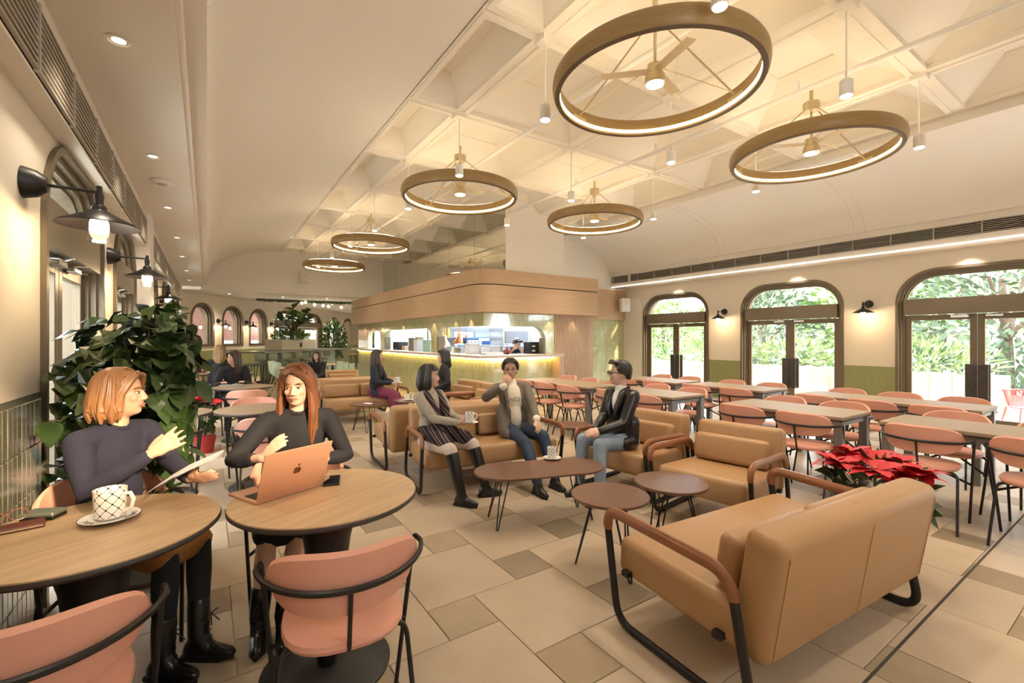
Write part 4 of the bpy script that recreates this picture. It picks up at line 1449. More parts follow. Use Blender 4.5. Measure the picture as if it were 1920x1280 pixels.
# laptop
lap = empty('laptop', (.299, 2.128, .741), math.atan2(.124, .274), 'open rose gold laptop with a fruit logo on its lid', 'laptop')
MB().rbox(-.152, .152, 0, .212, 0, .011, .004).build('base', ROSEGOLD, lap)
MB().box(-.135, .135, .025, .115, .0112, .0125).build('keyboard', BLACK, lap)
ky = MB()
for i in range(13):
    for j in range(5):
        ky.box(-.132 + i * .0205, -.132 + i * .0205 + .017, .028 + j * .0172, .028 + j * .0172 + .0145, .0125, .0135)
ky.build('keys', mat('keycap', (.03, .03, .032), .5), lap, kind='stuff')
MB().box(-.05, .05, .13, .20, .0112, .0116).build('trackpad', mat('trackpad', (.5, .28, .18), .3, .6), lap)
Ml = Matrix.Translation((0, 0, .012)) @ Matrix.Rotation(R(18), 4, 'X')
lid = MB().rbox(-.152, .152, -.006, 0, 0, .208, .0028, M=Ml).build('lid', ROSEGOLD, lap)
MB().box(-.145, .145, .0003, .001, .008, .2, M=Ml).build('screen', BLACK, lid)
lg = MB()
lgp = []
for i in range(40):
    a = 2 * PI * i / 40
    r_ = .0165 * (1 + .10 * math.cos(2 * a) * (1 if math.sin(a) < 0 else .6) - (.22 * max(0, math.sin(a)) ** 12) - .12 * max(0, -math.sin(a)) ** 14)
    x_, z_ = r_ * math.cos(a), r_ * 1.05 * math.sin(a)
    dx_, dz_ = x_ + .021, z_ - .002
    if dx_ * dx_ + dz_ * dz_ < .0085 ** 2:
        k_ = .0085 / math.sqrt(dx_ * dx_ + dz_ * dz_)
        x_, z_ = -.021 + dx_ * k_, .002 + dz_ * k_
    lgp.append((x_, z_ + .105))
lg.prism(lgp, -.0068, -.0062)
lg.prism([(.001 + .0085 * t + .0035 * math.sin(PI * t) * s_, .1245 + .0095 * t - .003 * math.sin(PI * t) * s_) for s_, ts in ((1, (0, .25, .5, .75, 1)), (-1, (.75, .5, .25))) for t in ts], -.0068, -.0062)
o = lg.build('logo', mat('logo_dark', (.22, .10, .06), .25, .8), lid)
o.matrix_local = Ml
e = empty('phone', P(622, 902, .741), R(-15), 'dark phone lying beside the laptop', 'phone')
MB().rbox(-.036, .036, -.072, .072, 0, .008, .003).build('body', BLACK, e)
MB().box(-.033, .033, -.068, .068, .0081, .0086).build('screen', mat('phone_glass', (.01, .01, .012), .05), e)
# card wallet, pouch and glasses on the lower left table
p = P(82, 970, .741)
e = empty('card_case', p, R(-25), 'silver grey card case on the lower left oak table', 'case')
MB().rbox(-.055, .055, -.036, .036, .012, .026, .005).build('shell', mat('case_silver', (.36, .38, .33), .3, .7), e)
MB().rbox(-.053, .053, -.034, .034, 0, .0118, .003).build('back_shell', BLACK, e)
p = P(28, 992, .741)
e = empty('glasses_pouch', p, R(10), 'dark red patterned pouch at the left edge of the oak table', 'pouch')
MB().rbox(-.075, .075, -.04, .04, 0, .014, .006).build('pouch', mat('pouch_red', (.16, .035, .02), .35, noise=.6, nscale=30), e)
MB().tube([(-.07, -.041, .007), (.07, -.041, .007)], .002, 5).build('zip', BRASSY, e)
p = P(12, 980, .757)
e = empty('spectacles', p, R(20), 'thin brown spectacles lying on the red pouch', 'spectacles')
for s in (-1, 1):
    MB().tube([(s * .03 + .024 * math.cos(a), .0, .022 + .02 * math.sin(a)) for a in [2 * PI * i / 18 for i in range(18)]], .0018, 5, closed=True).build('rim', ARMWOOD, e)
    MB().tube([(s * .055, 0, .026), (s * .058, .1, .022), (s * .055, .13, .008)], .0016, 5).build('temple', ARMWOOD, e)
MB().tube([(-.007, 0, .026), (0, 0, .03), (.007, 0, .026)], .0016, 5).build('bridge', ARMWOOD, e)
e = empty('phone', P(597, 0 + 753, .42), .3, 'white phone lying on the walnut table left of the woman in magenta', 'phone')
e.location = (2.04, 6.98, .421)
MB().rbox(-.036, .036, -.072, .072, 0, .008, .003).build('body', WHITEM, e)
MB().box(-.033, .033, -.068, .068, .0081, .0086).build('screen', PAPER, e)
e = empty('magazine', (.30, 7.66, .741), R(8), 'open magazine read by the dark-haired woman at left', 'magazine')
for s in (-1, 1):
    MB().add([(0, -.1, .004), (s * .07, -.1, .018), (s * .15, -.1, .004), (0, .1, .004), (s * .07, .1, .018), (s * .15, .1, .004), (0, -.1, 0), (s * .15, -.1, 0), (0, .1, 0), (s * .15, .1, 0)],
             [(0, 1, 4, 3), (1, 2, 5, 4), (6, 0, 1, 2, 7), (8, 9, 5, 4, 3), (6, 7, 9, 8), (2, 7, 9, 5)]).build('page_block', mat('magazine_grey', (.35, .36, .36), .5), e)


# ================================================================== PLANTS
def leaf_mesh(l, w, m, droop=.25, fold=.25, name='leaf', n=4):
    """leaf along +Y, from the origin; folded along its midrib"""
    vs, fs = [], []
    for i in range(n + 1):
        t = i / n
        ww = w / 2 * (math.sin(PI * min(1, t * .94 + .04)) ** .75) * (1.18 - .45 * t)
        y, z = l * t, -droop * l * t * t
        vs += [(-ww, y, z + ww * fold), (0, y, z), (ww, y, z + ww * fold)]
    for i in range(n):
        a = i * 3
        fs += [(a, a + 1, a + 4, a + 3), (a + 1, a + 2, a + 5, a + 4)]
    return MB().add(vs, fs).mesh(name, m, True, fix=False)


def rot_to(d, roll=0):
    q = Vector(d).to_track_quat('Y', 'Z')
    return (q @ Quaternion((0, 1, 0), roll)).to_euler()


# the big bushy plant by the left wall: 290 single leaves
bp = empty('potted_shrub', (-.28, 3.46, 0), 0, 'large bushy dark green plant beside the left wall lamp', 'plant')
MB().lathe([(.17, 0), (.21, .04), (.23, .42), (.215, .42), (.2, .38), (0, .38)], 28, capends=False).build('pot', mat('pot_grey', (.16, .16, .15), .6), bp, True)
MB().lathe([(.2, .36), (0, .37)], 20, capends=False).build('soil', SOIL, bp)
st = MB()
tips = []
rp = random.Random(11)
for i in range(46):
    a = rp.uniform(0, 2 * PI)
    el = rp.random() ** .6
    tip = Vector((math.cos(a) * .52 * el, math.sin(a) * .64 * el, 1.62 - .62 * el ** 2 + rp.uniform(-.25, .05)))
    tip.x = min(max(tip.x, -.33), .17)
    if i % 5 == 0:
        tip.z -= .38
    mid = Vector((tip.x * .4, tip.y * .4, .75 + tip.z * .22))
    st.tube([(rp.uniform(-.06, .06), rp.uniform(-.06, .06), .36), mid, tip], [.012, .009, .004], 6)
    tips.append((mid, tip))
st.build('stems', BARK, bp, True)
lfm = [leaf_mesh(.155, .105, LEAF, .35), leaf_mesh(.13, .085, LEAF, .45), leaf_mesh(.16, .11, LEAF2, .3), leaf_mesh(.14, .09, LEAF, .2)]
cnt = 0
for (mid, tip) in tips:
    for j in range(7):
        if cnt >= 296:
            break
        t = 1 - .13 * j
        pos = mid.lerp(tip, t) + Vector((rp.uniform(-.05, .05), rp.uniform(-.05, .05), rp.uniform(-.03, .05)))
        out = Vector((pos.x, pos.y, 0)).normalized() * .9 + Vector((rp.uniform(-.9, .9), rp.uniform(-.9, .9), rp.uniform(-.7, .35)))
        if pos.x + out.normalized().x * .16 < -.38:
            out.x = abs(out.x)
        if pos.x > .08:
            out.x *= .3
        o = obj('leaf', rp.choice(lfm), bp, pos, tuple(rot_to(out, rp.uniform(-.5, .5))))
        s = rp.uniform(.75, 1.15)
        o.scale = (s, s, s)
        cnt += 1


def leaf_cloud(n, centre, rad, l, w, m, seed, shape=None, name='foliage', up=0.0):
    r_ = random.Random(seed)
    b = MB()
    c = Vector(centre)
    for _ in range(n):
        while True:
            q = Vector((r_.uniform(-1, 1), r_.uniform(-1, 1), r_.uniform(-1, 1)))
            if .25 < q.length < 1:
                break
        p_ = Vector((q.x * rad[0], q.y * rad[1], q.z * rad[2]))
        d = (q.normalized() + Vector((r_.uniform(-.8, .8), r_.uniform(-.8, .8), r_.uniform(-.8, .6) + up))).normalized()
        sd = d.cross(Vector((r_.uniform(-1, 1), r_.uniform(-1, 1), r_.uniform(-1, 1)))).normalized()
        ll, ww = l * r_.uniform(.7, 1.3), w * r_.uniform(.7, 1.2)
        p_ += c
        b.add([p_, p_ + d * ll * .45 + sd * ww / 2, p_ + d * ll, p_ + d * ll * .45 - sd * ww / 2], [(0, 1, 2, 3)])
    return b


# poinsettias
brm = [leaf_mesh(.135, .085, RED, .30, .15, 'bract'), leaf_mesh(.105, .07, RED, .15, .2, 'bract')]
# the rest of its dense foliage, too thick to pick apart
def leaf_mass(n, seed, m, l, w, fn):
    r_ = random.Random(seed)
    b = MB()
    for _ in range(n):
        p_, d = fn(r_)
        sd = d.cross(Vector((r_.uniform(-.4, .4), r_.uniform(-.4, .4), 1))).normalized()
        up_ = sd.cross(d)
        ll, ww = l * r_.uniform(.7, 1.25), w * r_.uniform(.75, 1.2)
        dz = Vector((0, 0, -ll * .22))
        b.add([p_, p_ + d * ll * .35 + sd * ww / 2 + up_ * .012, p_ + d * ll * .35, p_ + d * ll * .35 - sd * ww / 2 + up_ * .012, p_ + d * ll * .72 + sd * ww * .33 + dz * .5, p_ + d * ll * .72 + dz * .5, p_ + d * ll * .72 - sd * ww * .33 + dz * .5, p_ + d * ll + dz],
              [(0, 1, 2), (0, 2, 3), (1, 4, 5, 2), (2, 5, 6, 3), (4, 7, 5), (5, 7, 6)])
    return b


def shrub_fn(r_):
    a = r_.uniform(0, 2 * PI)
    el = r_.random() ** .5
    p_ = Vector((math.cos(a) * .50 * el, math.sin(a) * .63 * el, 1.60 - .5 * el ** 2.2 - r_.random() ** 1.6 * .62))
    p_.x = max(p_.x, -.33)
    if p_.x > .16:
        p_.x = .16 - (p_.x - .16)
    d = (Vector((p_.x, p_.y, 0)) * 1.4 + Vector((r_.uniform(-.6, .6), r_.uniform(-.6, .6), r_.uniform(-.55, .3)))).normalized()
    if p_.x + d.x * .14 < -.38:
        d.x = abs(d.x)
    if p_.x > .06:
        d = Vector((d.x * .3, d.y, d.z)).normalized()
    return p_, d


leaf_mass(900, 77, LEAF, .13, .085, shrub_fn).build('foliage', LEAF, bp, kind='stuff')
def poinsettia(loc, label, heads, zt, spread, seed, pot_h=.2):
    r_ = random.Random(seed)
    e = empty('poinsettia', loc, 0, label, 'plant', 'red poinsettias')
    MB().lathe([(.09, 0), (.12, pot_h), (.108, pot_h), (0, pot_h - .02)], 20, capends=False).build('pot', mat('pot_red', (.35, .02, .02), .4), e, True)
    leaf_cloud(160, (0, 0, zt * .72), (spread * .85, spread * .85, zt * .28), .10, .06, LEAF, seed).build('foliage', LEAF, e, kind='stuff')
    sm = MB()
    for h_ in range(heads):
        a = 2 * PI * h_ / heads + r_.uniform(-.3, .3)
        rr_ = spread * (0 if h_ == 0 else r_.uniform(.55, .9))
        hx, hy, hz = rr_ * math.cos(a), rr_ * math.sin(a), zt + r_.uniform(-.05, .03)
        sm.tube([(0, 0, pot_h), (hx * .5, hy * .5, zt * .7), (hx, hy, hz)], .005, 5)
        for k_ in range(10):
            b_ = 2 * PI * k_ / 10 + r_.uniform(-.2, .2)
            o = obj('bract', brm[k_ % 2], e, (hx, hy, hz - .01 * (k_ % 2)), tuple(rot_to((math.cos(b_), math.sin(b_), r_.uniform(-.05, .75)), r_.uniform(-.4, .4))))
        MB().ball((hx, hy, hz + .012), .008, 6).build('flower_centre', mat('cyathia', (.5, .45, .05), .6), e)
    sm.build('stems', LEAFM, e)


poinsettia((3.42, 1.08, 0), 'red poinsettia behind the right end of the foreground sofa', 13, .64, .29, 5)
poinsettia((-.02, 6.8, 0), 'red poinsettia on the floor between the third-row round tables', 6, .64, .15, 6)

# ================================================================== FAR ROOM
# planter island with bar and fiddle-leaf tree
pc = P(537, 690, .0)
def at_far(u, z, s_off):
    """point in front of the far wall, s_off metres into the room"""
    t = (u - 960) / FPX
    s_, c_ = math.sin(R(YAW)), math.cos(R(YAW))
    dx, dy = c_ * t + s_, -s_ * t + c_
    O = FO + Vector((.804, -.595, 0)) * s_off
    k_ = (O.x * dy - O.y * dx) / (FD.y * dx - FD.x * dy)
    return O + FD * k_ + Vector((0, 0, z))


pb = at_far(548, 0, 2.3)
isl = empty('planter_island', pb, FA, 'sage green bar island carrying a planter box', 'bar')
MB().rbox(-1.3, 2.6, -.35, .35, 0, 1.0, .05).build('body', mat('sage', (.22, .26, .19), .5), isl)
MB().rbox(-2.6, 3.0, -.62, .5, 1.0, 1.05, .01).build('bar_top', mat('bar_top', (.16, .165, .15), .4), isl)
pbx = MB().rbox(-1.1, 1.1, -.3, .3, 1.05, 1.4, .03).build('planter_box', mat('planter_cream', (.52, .48, .36), .6), isl)
MB().rbox(-.08, .08, -.31, -.3, 1.14, 1.28, .005, seg=1).build('plaque', BLACK, pbx)
MB().box(-1.05, 1.05, -.26, .26, 1.37, 1.402).build('soil', SOIL, pbx)
fg = empty('fiddle_leaf_tree', pb + Vector((0, 0, 1.4)), 0, 'fiddle-leaf fig tree in the planter box', 'tree')
tb = MB()
rq = random.Random(21)
flm = [leaf_mesh(.34, .22, LEAFM, .25, .2), leaf_mesh(.28, .19, LEAFL, .2, .2)]
for i in range(6):
    a = rq.uniform(0, 6.28)
    tip = Vector((math.cos(a) * .75 * rq.random() ** .5, math.sin(a) * .75 * rq.random() ** .5, rq.uniform(.6, 1.1)))
    mid_ = Vector((tip.x * .3, tip.y * .3, .45))
    tb.tube([(rq.uniform(-.1, .1), rq.uniform(-.05, .05), 0), mid_, tip], [.035, .025, .012], 6)
    for j in range(10):
        t = .25 + .75 * (j + 1) / 10
        p_ = mid_.lerp(tip, t)
        d = Vector((rq.uniform(-1, 1), rq.uniform(-1, 1), rq.uniform(-.1, .9)))
        obj('leaf', flm[rq.randrange(2)], fg, p_, tuple(rot_to(d, rq.uniform(-.5, .5))))
tb.build('trunk', BARK, fg, True)
un = empty('fern_planting', pb + Vector((0, 0, 1.4)), FA, 'low light green ferns under the fig tree', 'plant')
leaf_cloud(420, (0, 0, .1), (1.05, .25, .16), .2, .05, LEAFL, 8, up=.5).build('foliage', LEAFL, un, kind='stuff')
# bar stools
STOOLG = mat('stool_green', (.10, .12, .09), .5)
sv = [MB().rbox(-.22, .22, -.04, .02, .82, 1.02, .03, M=Matrix.Translation((0, -.2, 0))).mesh('backrest', STOOLG, True),
      stack([superring(.40, .38, .70), superring(.43, .41, .72), superring(.43, .41, .75), superring(.38, .36, .765)]).mesh('seat', STOOLG, True)]
sl_ = [MB().tube([(sx * .13, sy * .12, .70), (sx * .2, sy * .19, 0)], .011, 6).mesh('leg', BLACK) for sx in (-1, 1) for sy in (-1, 1)]
sfr = MB().tube([(-.18, -.17, .25), (.18, -.17, .25), (.18, .17, .25), (-.18, .17, .25)], .009, 6, closed=True).mesh('foot_ring', BLACK)
for i, u in enumerate((474, 497, 522, 548, 576, 602)):
    p = at_far(u, 0, 3.1)
    e = empty('bar_stool', p, FA, 'dark green bar stool at the planter island, %s from the left' % ordn[i], 'stool', 'green bar stools')
    obj('backrest', sv[0], e)
    obj('seat', sv[1], e)
    for m_ in sl_:
        obj('leg', m_, e)
    obj('foot_ring', sfr, e)
p = at_far(662, 0, 2.2)
e = empty('wooden_stool', p, 0, 'black-legged wooden stool at the far end of the kitchen counter', 'stool')
stack([superring(.34, .34, .70), superring(.36, .36, .715), superring(.36, .36, .74)]).build('seat', OAK, e, True)
for sx in (-1, 1):
    for sy in (-1, 1):
        MB().tube([(sx * .1, sy * .1, .70), (sx * .17, sy * .17, 0)], .014, 6).build('leg', BLACK, e)
# mirror arch and low green partition
pm = at_far(652, 0, 1.2)
MB().box(-1.1, 1.1, -.05, .05, 0, 1.12).build('wall_low_partition', GREENP, loc=pm, rot=FA, kind='structure')
e = empty('arched_mirror', pm + Vector((0, 0, 1.15)), FA, 'brass-framed arched mirror over the far green partition', 'mirror')
path_o, path_i = rr(-.55, .55, 1.15, .54, 10), rr(-.5, .5, 1.10, .49, 10, .05)
MB().band(path_o, path_i, -.04, .04).box(-.55, .55, -.04, .04, 0, .05).build('frame', BRASSY, e)
MB().prism(path_i, .0, .01).build('glass', MIRROR, e)
e = empty('potted_tree', at_far(625, 0, 2.0), 0, 'slim potted tree standing by the far narrow window', 'tree')
MB().lathe([(.2, 0), (.24, .45), (.22, .45), (0, .42)], 20, capends=False).build('pot', GREYM, e, True)
MB().tube([(0, 0, .4), (.03, 0, 1.0), (0, .03, 1.7)], .025, 6).build('trunk', BARK, e)
leaf_cloud(900, (0, 0, 1.35), (.5, .5, .85), .16, .08, LEAFM, 15).build('foliage', LEAFM, e, kind='stuff')
# mint shell chairs and table in the far room
mt = PD(580, 680, 11.6)
e = empty('oak_table', (mt.x, mt.y, 0), R(56), 'pale oak table with mint chairs in the far room', 'table')
MB().rbox(-.9, .9, -.33, .33, .70, .74, .01).build('tabletop', OAK, e)
for sx in (-1, 1):
    for sy in (-1, 1):
        MB().box(sx * .82 - .025, sx * .82 + .025, sy * .27 - .025, sy * .27 + .025, 0, .70).build('leg', BLACK, e)


def shell_mesh():
    b = MB()
    n = 10
    prof = [(.22, .44), (.1, .41), (-.1, .42), (-.19, .47), (-.22, .60), (-.25, .82)]
    vs, fs = [], []
    for k_, (y, z) in enumerate(prof):
        for i in range(n + 1):
            q = -1 + 2 * i / n
            w = .23 * (1 - .25 * (k_ / 5) ** 2)
            vs.append((w * q, y + (.06 * q * q if k_ > 2 else 0), z + .07 * q * q * (1 if k_ < 4 else .2)))
    for k_ in range(len(prof) - 1):
        for i in range(n):
            a = k_ * (n + 1) + i
            fs.append((a, a + 1, a + n + 2, a + n + 1))
    return b.add(vs, fs).mesh('shell', MINT, True)


shm = shell_mesh()
shl = [MB().tube([(sx * .1, sy * .1, .42), (sx * .2, sy * .2, 0)], .012, 6).mesh('leg', OAK) for sx in (-1, 1) for sy in (-1, 1)]
for i, (u, v, Z, rz) in enumerate(((522, 0, 12.2, -124), (528, 0, 11.65, -124), (534, 0, 11.1, -124), (624, 0, 12.1, 56), (634, 0, 11.55, 56), (645, 0, 11.0, 56))):
    q = PD(u, HOR, Z)
    e = empty('shell_chair', (q.x, q.y, 0), R(rz), 'mint green shell chair in the far room, %s from the left' % ordn[i], 'chair', 'mint shell chairs')
    obj('shell', shm, e)
    for m_ in shl:
        obj('leg', m_, e)
# side table with laptop for the woman in the far lounge
q = PD(580, HOR, 9.25)
e = empty('side_table', (q.x, q.y, 0), 0, 'small round table carrying the grey laptop behind the sofas', 'table')
MB().lathe([(.24, .50), (.24, .52)], 28).build('tabletop', OAKG, e)
MB().lathe([(.03, .02), (.04, .50)], 12).lathe([(.2, 0), (.2, .02)], 20).build('pedestal', BLACK, e)
e = empty('laptop', (q.x, q.y, .521), R(-20), 'grey laptop in front of the woman behind the sofas', 'laptop')
MB().rbox(-.15, .15, 0, .2, 0, .012, .003).build('base', STEEL, e)
MB().rbox(-.15, .15, -.006, 0, 0, .2, .002, M=Matrix.Rotation(R(18), 4, 'X')).build('lid', mat('lid_alu', (.45, .46, .46), .4, .4), e)

# ================================================================== GARDEN outside the right-hand doors
PLW = mat('planter_wood', (.48, .37, .27), .7, noise=.2, nscale=5, stretch=(4, 4, .5))
for i, (x, y0, y1) in enumerate(((13.2, -1.5, 1.4), (13.3, 2.05, 4.6), (13.6, 5.2, 7.3), (13.4, 7.9, 10.6), (14.0, 11.2, 14.2))):
    e = empty('planter', (x, (y0 + y1) / 2, -.12), 0, 'wooden terrace planter with shrubs, %s from the right' % ordn[i], 'planter', 'terrace planters')
    l = (y1 - y0) / 2
    MB().box(-.35, .35, -l, l, 0, .78).build('box', mat('planter_core', (.3, .23, .17), .8), e)
    nbd = max(3, int(2 * l / .32))
    bm_ = MB().rbox(-.012, 0, -l / nbd + .004, l / nbd - .004, .01, .8, .003, seg=1).mesh('board', PLW)
    for q in range(nbd):
        obj('board', bm_, e, (-.35, -l + (q + .5) * 2 * l / nbd, 0))
    leaf_cloud(520, (0, 0, 1.05), (.45, l, .42), .26, .05, LEAFO, 30 + i, up=.6).build('foliage', LEAFO, e, kind='stuff')
gb = empty('glass_balustrade', (14.6, 4, -.12), 0, 'clear glass balustrade behind the terrace planters', 'balustrade')
for q in range(9):
    MB().box(-.006, .006, -6.4 + q * 1.6, -4.84 + q * 1.6, .3, 1.35).build('pane', glass_mat('balustrade_glass', (.86, .92, .9)), gb)
MB().box(-.03, .03, -6.4, 8, 0, .3).build('base_rail', STEEL, gb)
TREES = [(17.5, -1.5, 3.0, 2.4, 4.2, 0), (17.0, 2.6, 2.8, 2.3, 4.4, 1), (18.5, 5.8, 2.5, 2.5, 3.6, 2), (18.0, 9.3, 2.2, 2.2, 3.4, 1), (21, 12.5, 1.8, 2.0, 3.2, 0), (20, 0.6, 2.6, 2.6, 6.0, 2), (19.5, -5, 3, 3, 5, 1), (22, 17, 2, 2, 3.4, 2)]
GDK = mat('garden_dark_leaf', (.10, .15, .08), .6, noise=.5, nscale=2)
TREES.sort(key=lambda t: math.atan2(t[1], t[0]))
for i, (x, y, rx, ry, h, k_) in enumerate(TREES):
    e = empty('garden_tree', (x, y, -.12), 0, 'leafy garden tree beyond the glass balustrade, %s from the right' % ordn[i], 'tree', 'garden trees')
    MB().tube([(0, 0, 0), (.1, .05, h * .35), (-.1, .1, h * .7)], [.16, .12, .06], 8).build('trunk', BARK, e)
    for q in range(4):
        a = q * 1.6 + i
        MB().tube([(0, 0, h * .35), (math.cos(a) * rx * .5, math.sin(a) * ry * .5, h * .75)], [.07, .03], 6).build('branch', BARK, e)
    mm = (LEAFO, GDK, LEAFL)[k_]
    leaf_cloud(2600, (0, 0, h * .55), (rx * .9, ry * .95, h * .55), .26, .13, mm, 60 + i).build('foliage', mm, e, kind='stuff')
e = empty('arcade_building', (26, 22, -.12), R(0), 'white building with arched openings across the garden', 'building')
MB().box(-8, 10, 0, 1, 0, 6).build('facade', mat('facade_white', (.8, .78, .74), .8), e)
for q in range(8):
    pth = rr(-7.6 + q * 2.1, -6.4 + q * 2.1, 3.4, .59, 8, 0.9)
    MB().prism(pth, -.03, .02).build('arch_window', mat('arch_dark', (.16, .15, .12), .4), e)
MB().box(-8.2, 10.2, -.2, 1, 6, 6.3).build('cornice', WHITE, e)
e = empty('timber_building', (32, 4, -.12), 0, 'long timber-fronted building behind the garden trees', 'building')
MB().box(0, 2, -16, 16, 0, 3.4).build('base_wall', mat('pink_wall', (.55, .40, .33), .8), e)
MB().box(-.2, 2, -16, 16, 3.4, 5.6).build('upper_wall', mat('timber_dark', (.14, .10, .07), .7), e)
for q in range(15):
    MB().box(-.26, -.2, -15.6 + q * 2.1, -15.3 + q * 2.1, 3.4, 5.6).build('window_post', WHITE, e)
# red string chairs on the terrace
for i, (x, y, rz) in enumerate(((11.75, 1.55, 70), (11.8, .70, 75), (12.3, .2, 250))):
    e = empty('string_chair', (x, y, -.12), R(rz), 'red string armchair on the terrace, %s' % ('beside the black door plates', 'in front at picture edge', 'behind the other two')[i], 'chair', 'red terrace chairs')
    fr = [(-.32 * math.cos(a), -.30 * math.sin(a), .62) for a in [R(d) for d in range(-25, 206, 11)]]
    MB().tube(fr, .014, 8).build('top_rail', REDM, e, True)
    lo = [(p_[0] * .78, p_[1] * .78, .34) for p_ in fr]
    MB().tube(lo, .012, 8).build('lower_rail', REDM, e, True)
    b = MB()
    for q in range(60):
        t = q / 59 * (len(fr) - 1)
        i0 = min(int(t), len(fr) - 2)
        A = Vector(fr[i0]).lerp(Vector(fr[i0 + 1]), t - i0)
        B = Vector(lo[i0]).lerp(Vector(lo[i0 + 1]), t - i0)
        b.tube([A, B], .004, 4)
    b.build('strings', REDM, e, kind='stuff')
    stack([superring(.46, .44, .33), superring(.48, .46, .345), superring(.44, .42, .36)]).build('seat', REDM, e, True)
    for sx in (-1, 1):
        for sy in (-1, 1):
            MB().tube([(sx * .2, sy * .19, .34), (sx * .25, sy * .24, 0)], .012, 6).build('leg', REDM, e)
for i, (x, y) in enumerate(((11.9, 4.1), (12.0, 4.9), (12.1, 6.8), (12.0, 7.5))):
    e = empty('terrace_chair', (x, y, -.12), R((80, 100, 60, 90)[i]), 'pale green metal chair on the terrace, %s from the right' % ordn[i], 'chair', 'pale terrace chairs')
    pg = mat('pale_green_metal', (.30, .34, .25), .5)
    MB().rbox(-.22, .22, -.22, .22, .40, .42, .01).build('seat', pg, e)
    for q in range(6):
        MB().box(-.2 + q * .075, -.17 + q * .075, -.24, -.225, .45, .80).build('slat', pg, e)
    MB().tube(fillet([(-.23, -.2, 0), (-.23, -.24, .82), (.23, -.24, .82), (.23, -.2, 0)], .06), .012, 6).build('back_frame', pg, e)
    for sx in (-1, 1):
        MB().tube([(sx * .22, .21, .41), (sx * .23, .23, 0)], .012, 6).build('leg', pg, e)
# shrubs outside the left doors
for i, (x, y) in enumerate(((-2.4, 4.3), (-2.6, 6.9), (-2.6, 10.2))):
    e = empty('courtyard_shrub', (x, y, -.12), 0, 'pale courtyard shrub outside the left doors, %s from the camera' % ordn[i], 'shrub', 'courtyard shrubs')
    MB().tube([(0, 0, 0), (0, .05, .6)], .05, 6).build('trunk', BARK, e)
    leaf_cloud(500, (0, 0, .9), (.6, .9, .8), .22, .05, LEAFO, 90 + i, up=.4).build('foliage', LEAFO, e, kind='stuff')
e = empty('courtyard_wall', (-6, 8, -.12), 0, 'pale courtyard wall outside the left doors', 'wall')
MB().box(-.2, 0, -12, 14, 0, 3.2).build('wall_face', mat('facade_white', (.8, .78, .74), .8), e)
MB().box(-.3, .1, -12, 14, 3.2, 3.35).build('coping', WHITE, e)

# ================================================================== PEOPLE
def remesh(b, name, m, voxel, smooth=3, parent=None):
    me = b.mesh(name, m, False)
    o = bpy.data.objects.new(name, me)
    COL.objects.link(o)
    md = o.modifiers.new('r', 'REMESH')
    md.mode = 'VOXEL'
    md.voxel_size = voxel
    md.use_smooth_shade = True
    if smooth:
        s = o.modifiers.new('s', 'SMOOTH')
        s.factor = .5
        s.iterations = smooth
    dg = bpy.context.evaluated_depsgraph_get()
    m2 = bpy.data.meshes.new_from_object(o.evaluated_get(dg))
    m2.name = name
    bpy.data.objects.remove(o)
    bpy.data.meshes.remove(me)
    m2.materials.clear()
    m2.materials.append(m)
    m2.polygons.foreach_set('use_smooth', [True] * len(m2.polygons))
    m2.polygons.foreach_set('material_index', [0] * len(m2.polygons))
    return obj(name, m2, parent)


def ik(a, c, l1, l2, hint):
    a, c = Vector(a), Vector(c)
    d = c - a
    L = min(d.length, (l1 + l2) * .998)
    if d.length > (l1 + l2) * .998:
        c = a + d.normalized() * L
    x = (l1 * l1 - l2 * l2 + L * L) / (2 * L)
    h = math.sqrt(max(1e-6, l1 * l1 - x * x))
    n = d.normalized()
    k_ = Vector(hint) - n * Vector(hint).dot(n)
    k_.normalize()
    return a + n * x + k_ * h, c


def frame(x, y, z):
    return Matrix((x, y, z)).transposed().to_4x4()


def hand(b, w, d, n, side, curl=25, S=1.0, spread=.0, thumb_out=.6):
    """palm from the wrist along d, palm facing n; side = direction of the thumb"""
    d, n = Vector(d).normalized(), Vector(n)
    n = (n - d * n.dot(d)).normalized()
    lat = Vector(side)
    lat = (lat - d * lat.dot(d) - n * lat.dot(n)).normalized()
    w = Vector(w)
    for o_ in (-.022, 0, .022):
        b.limb([w + d * .005 * S, w + (d * .045 + lat * o_ * .8) * S, w + (d * .082 + lat * o_) * S], [.019 * S, .017 * S, .0125 * S], 8)
    for i, (o_, l) in enumerate(((.030, .070), (.010, .078), (-.010, .073), (-.029, .058))):
        p_ = w + (d * .082 + lat * o_) * S
        dd = (d + lat * spread * (1.5 - i)).normalized()
        pts = [p_]
        for j, fr in enumerate((.45, .32, .23)):
            ang = R(curl) * (j + (.6 if j == 0 else 0.2))
            v_ = dd * math.cos(ang) + n * math.sin(ang)
            p_ = p_ + v_ * l * fr * S
            pts.append(p_)
        b.limb(pts, [.0092 * S, .0088 * S, .0078 * S, .0068 * S], 7)
    t0 = w + (d * .022 + lat * .022) * S
    t1 = t0 + (d * .03 + lat * .03 * thumb_out + n * .012) * S
    t2 = t1 + (d * .032 + lat * .008 + n * .006) * S
    b.limb([t0, t1, t2], [.013 * S, .0105 * S, .008 * S], 7)


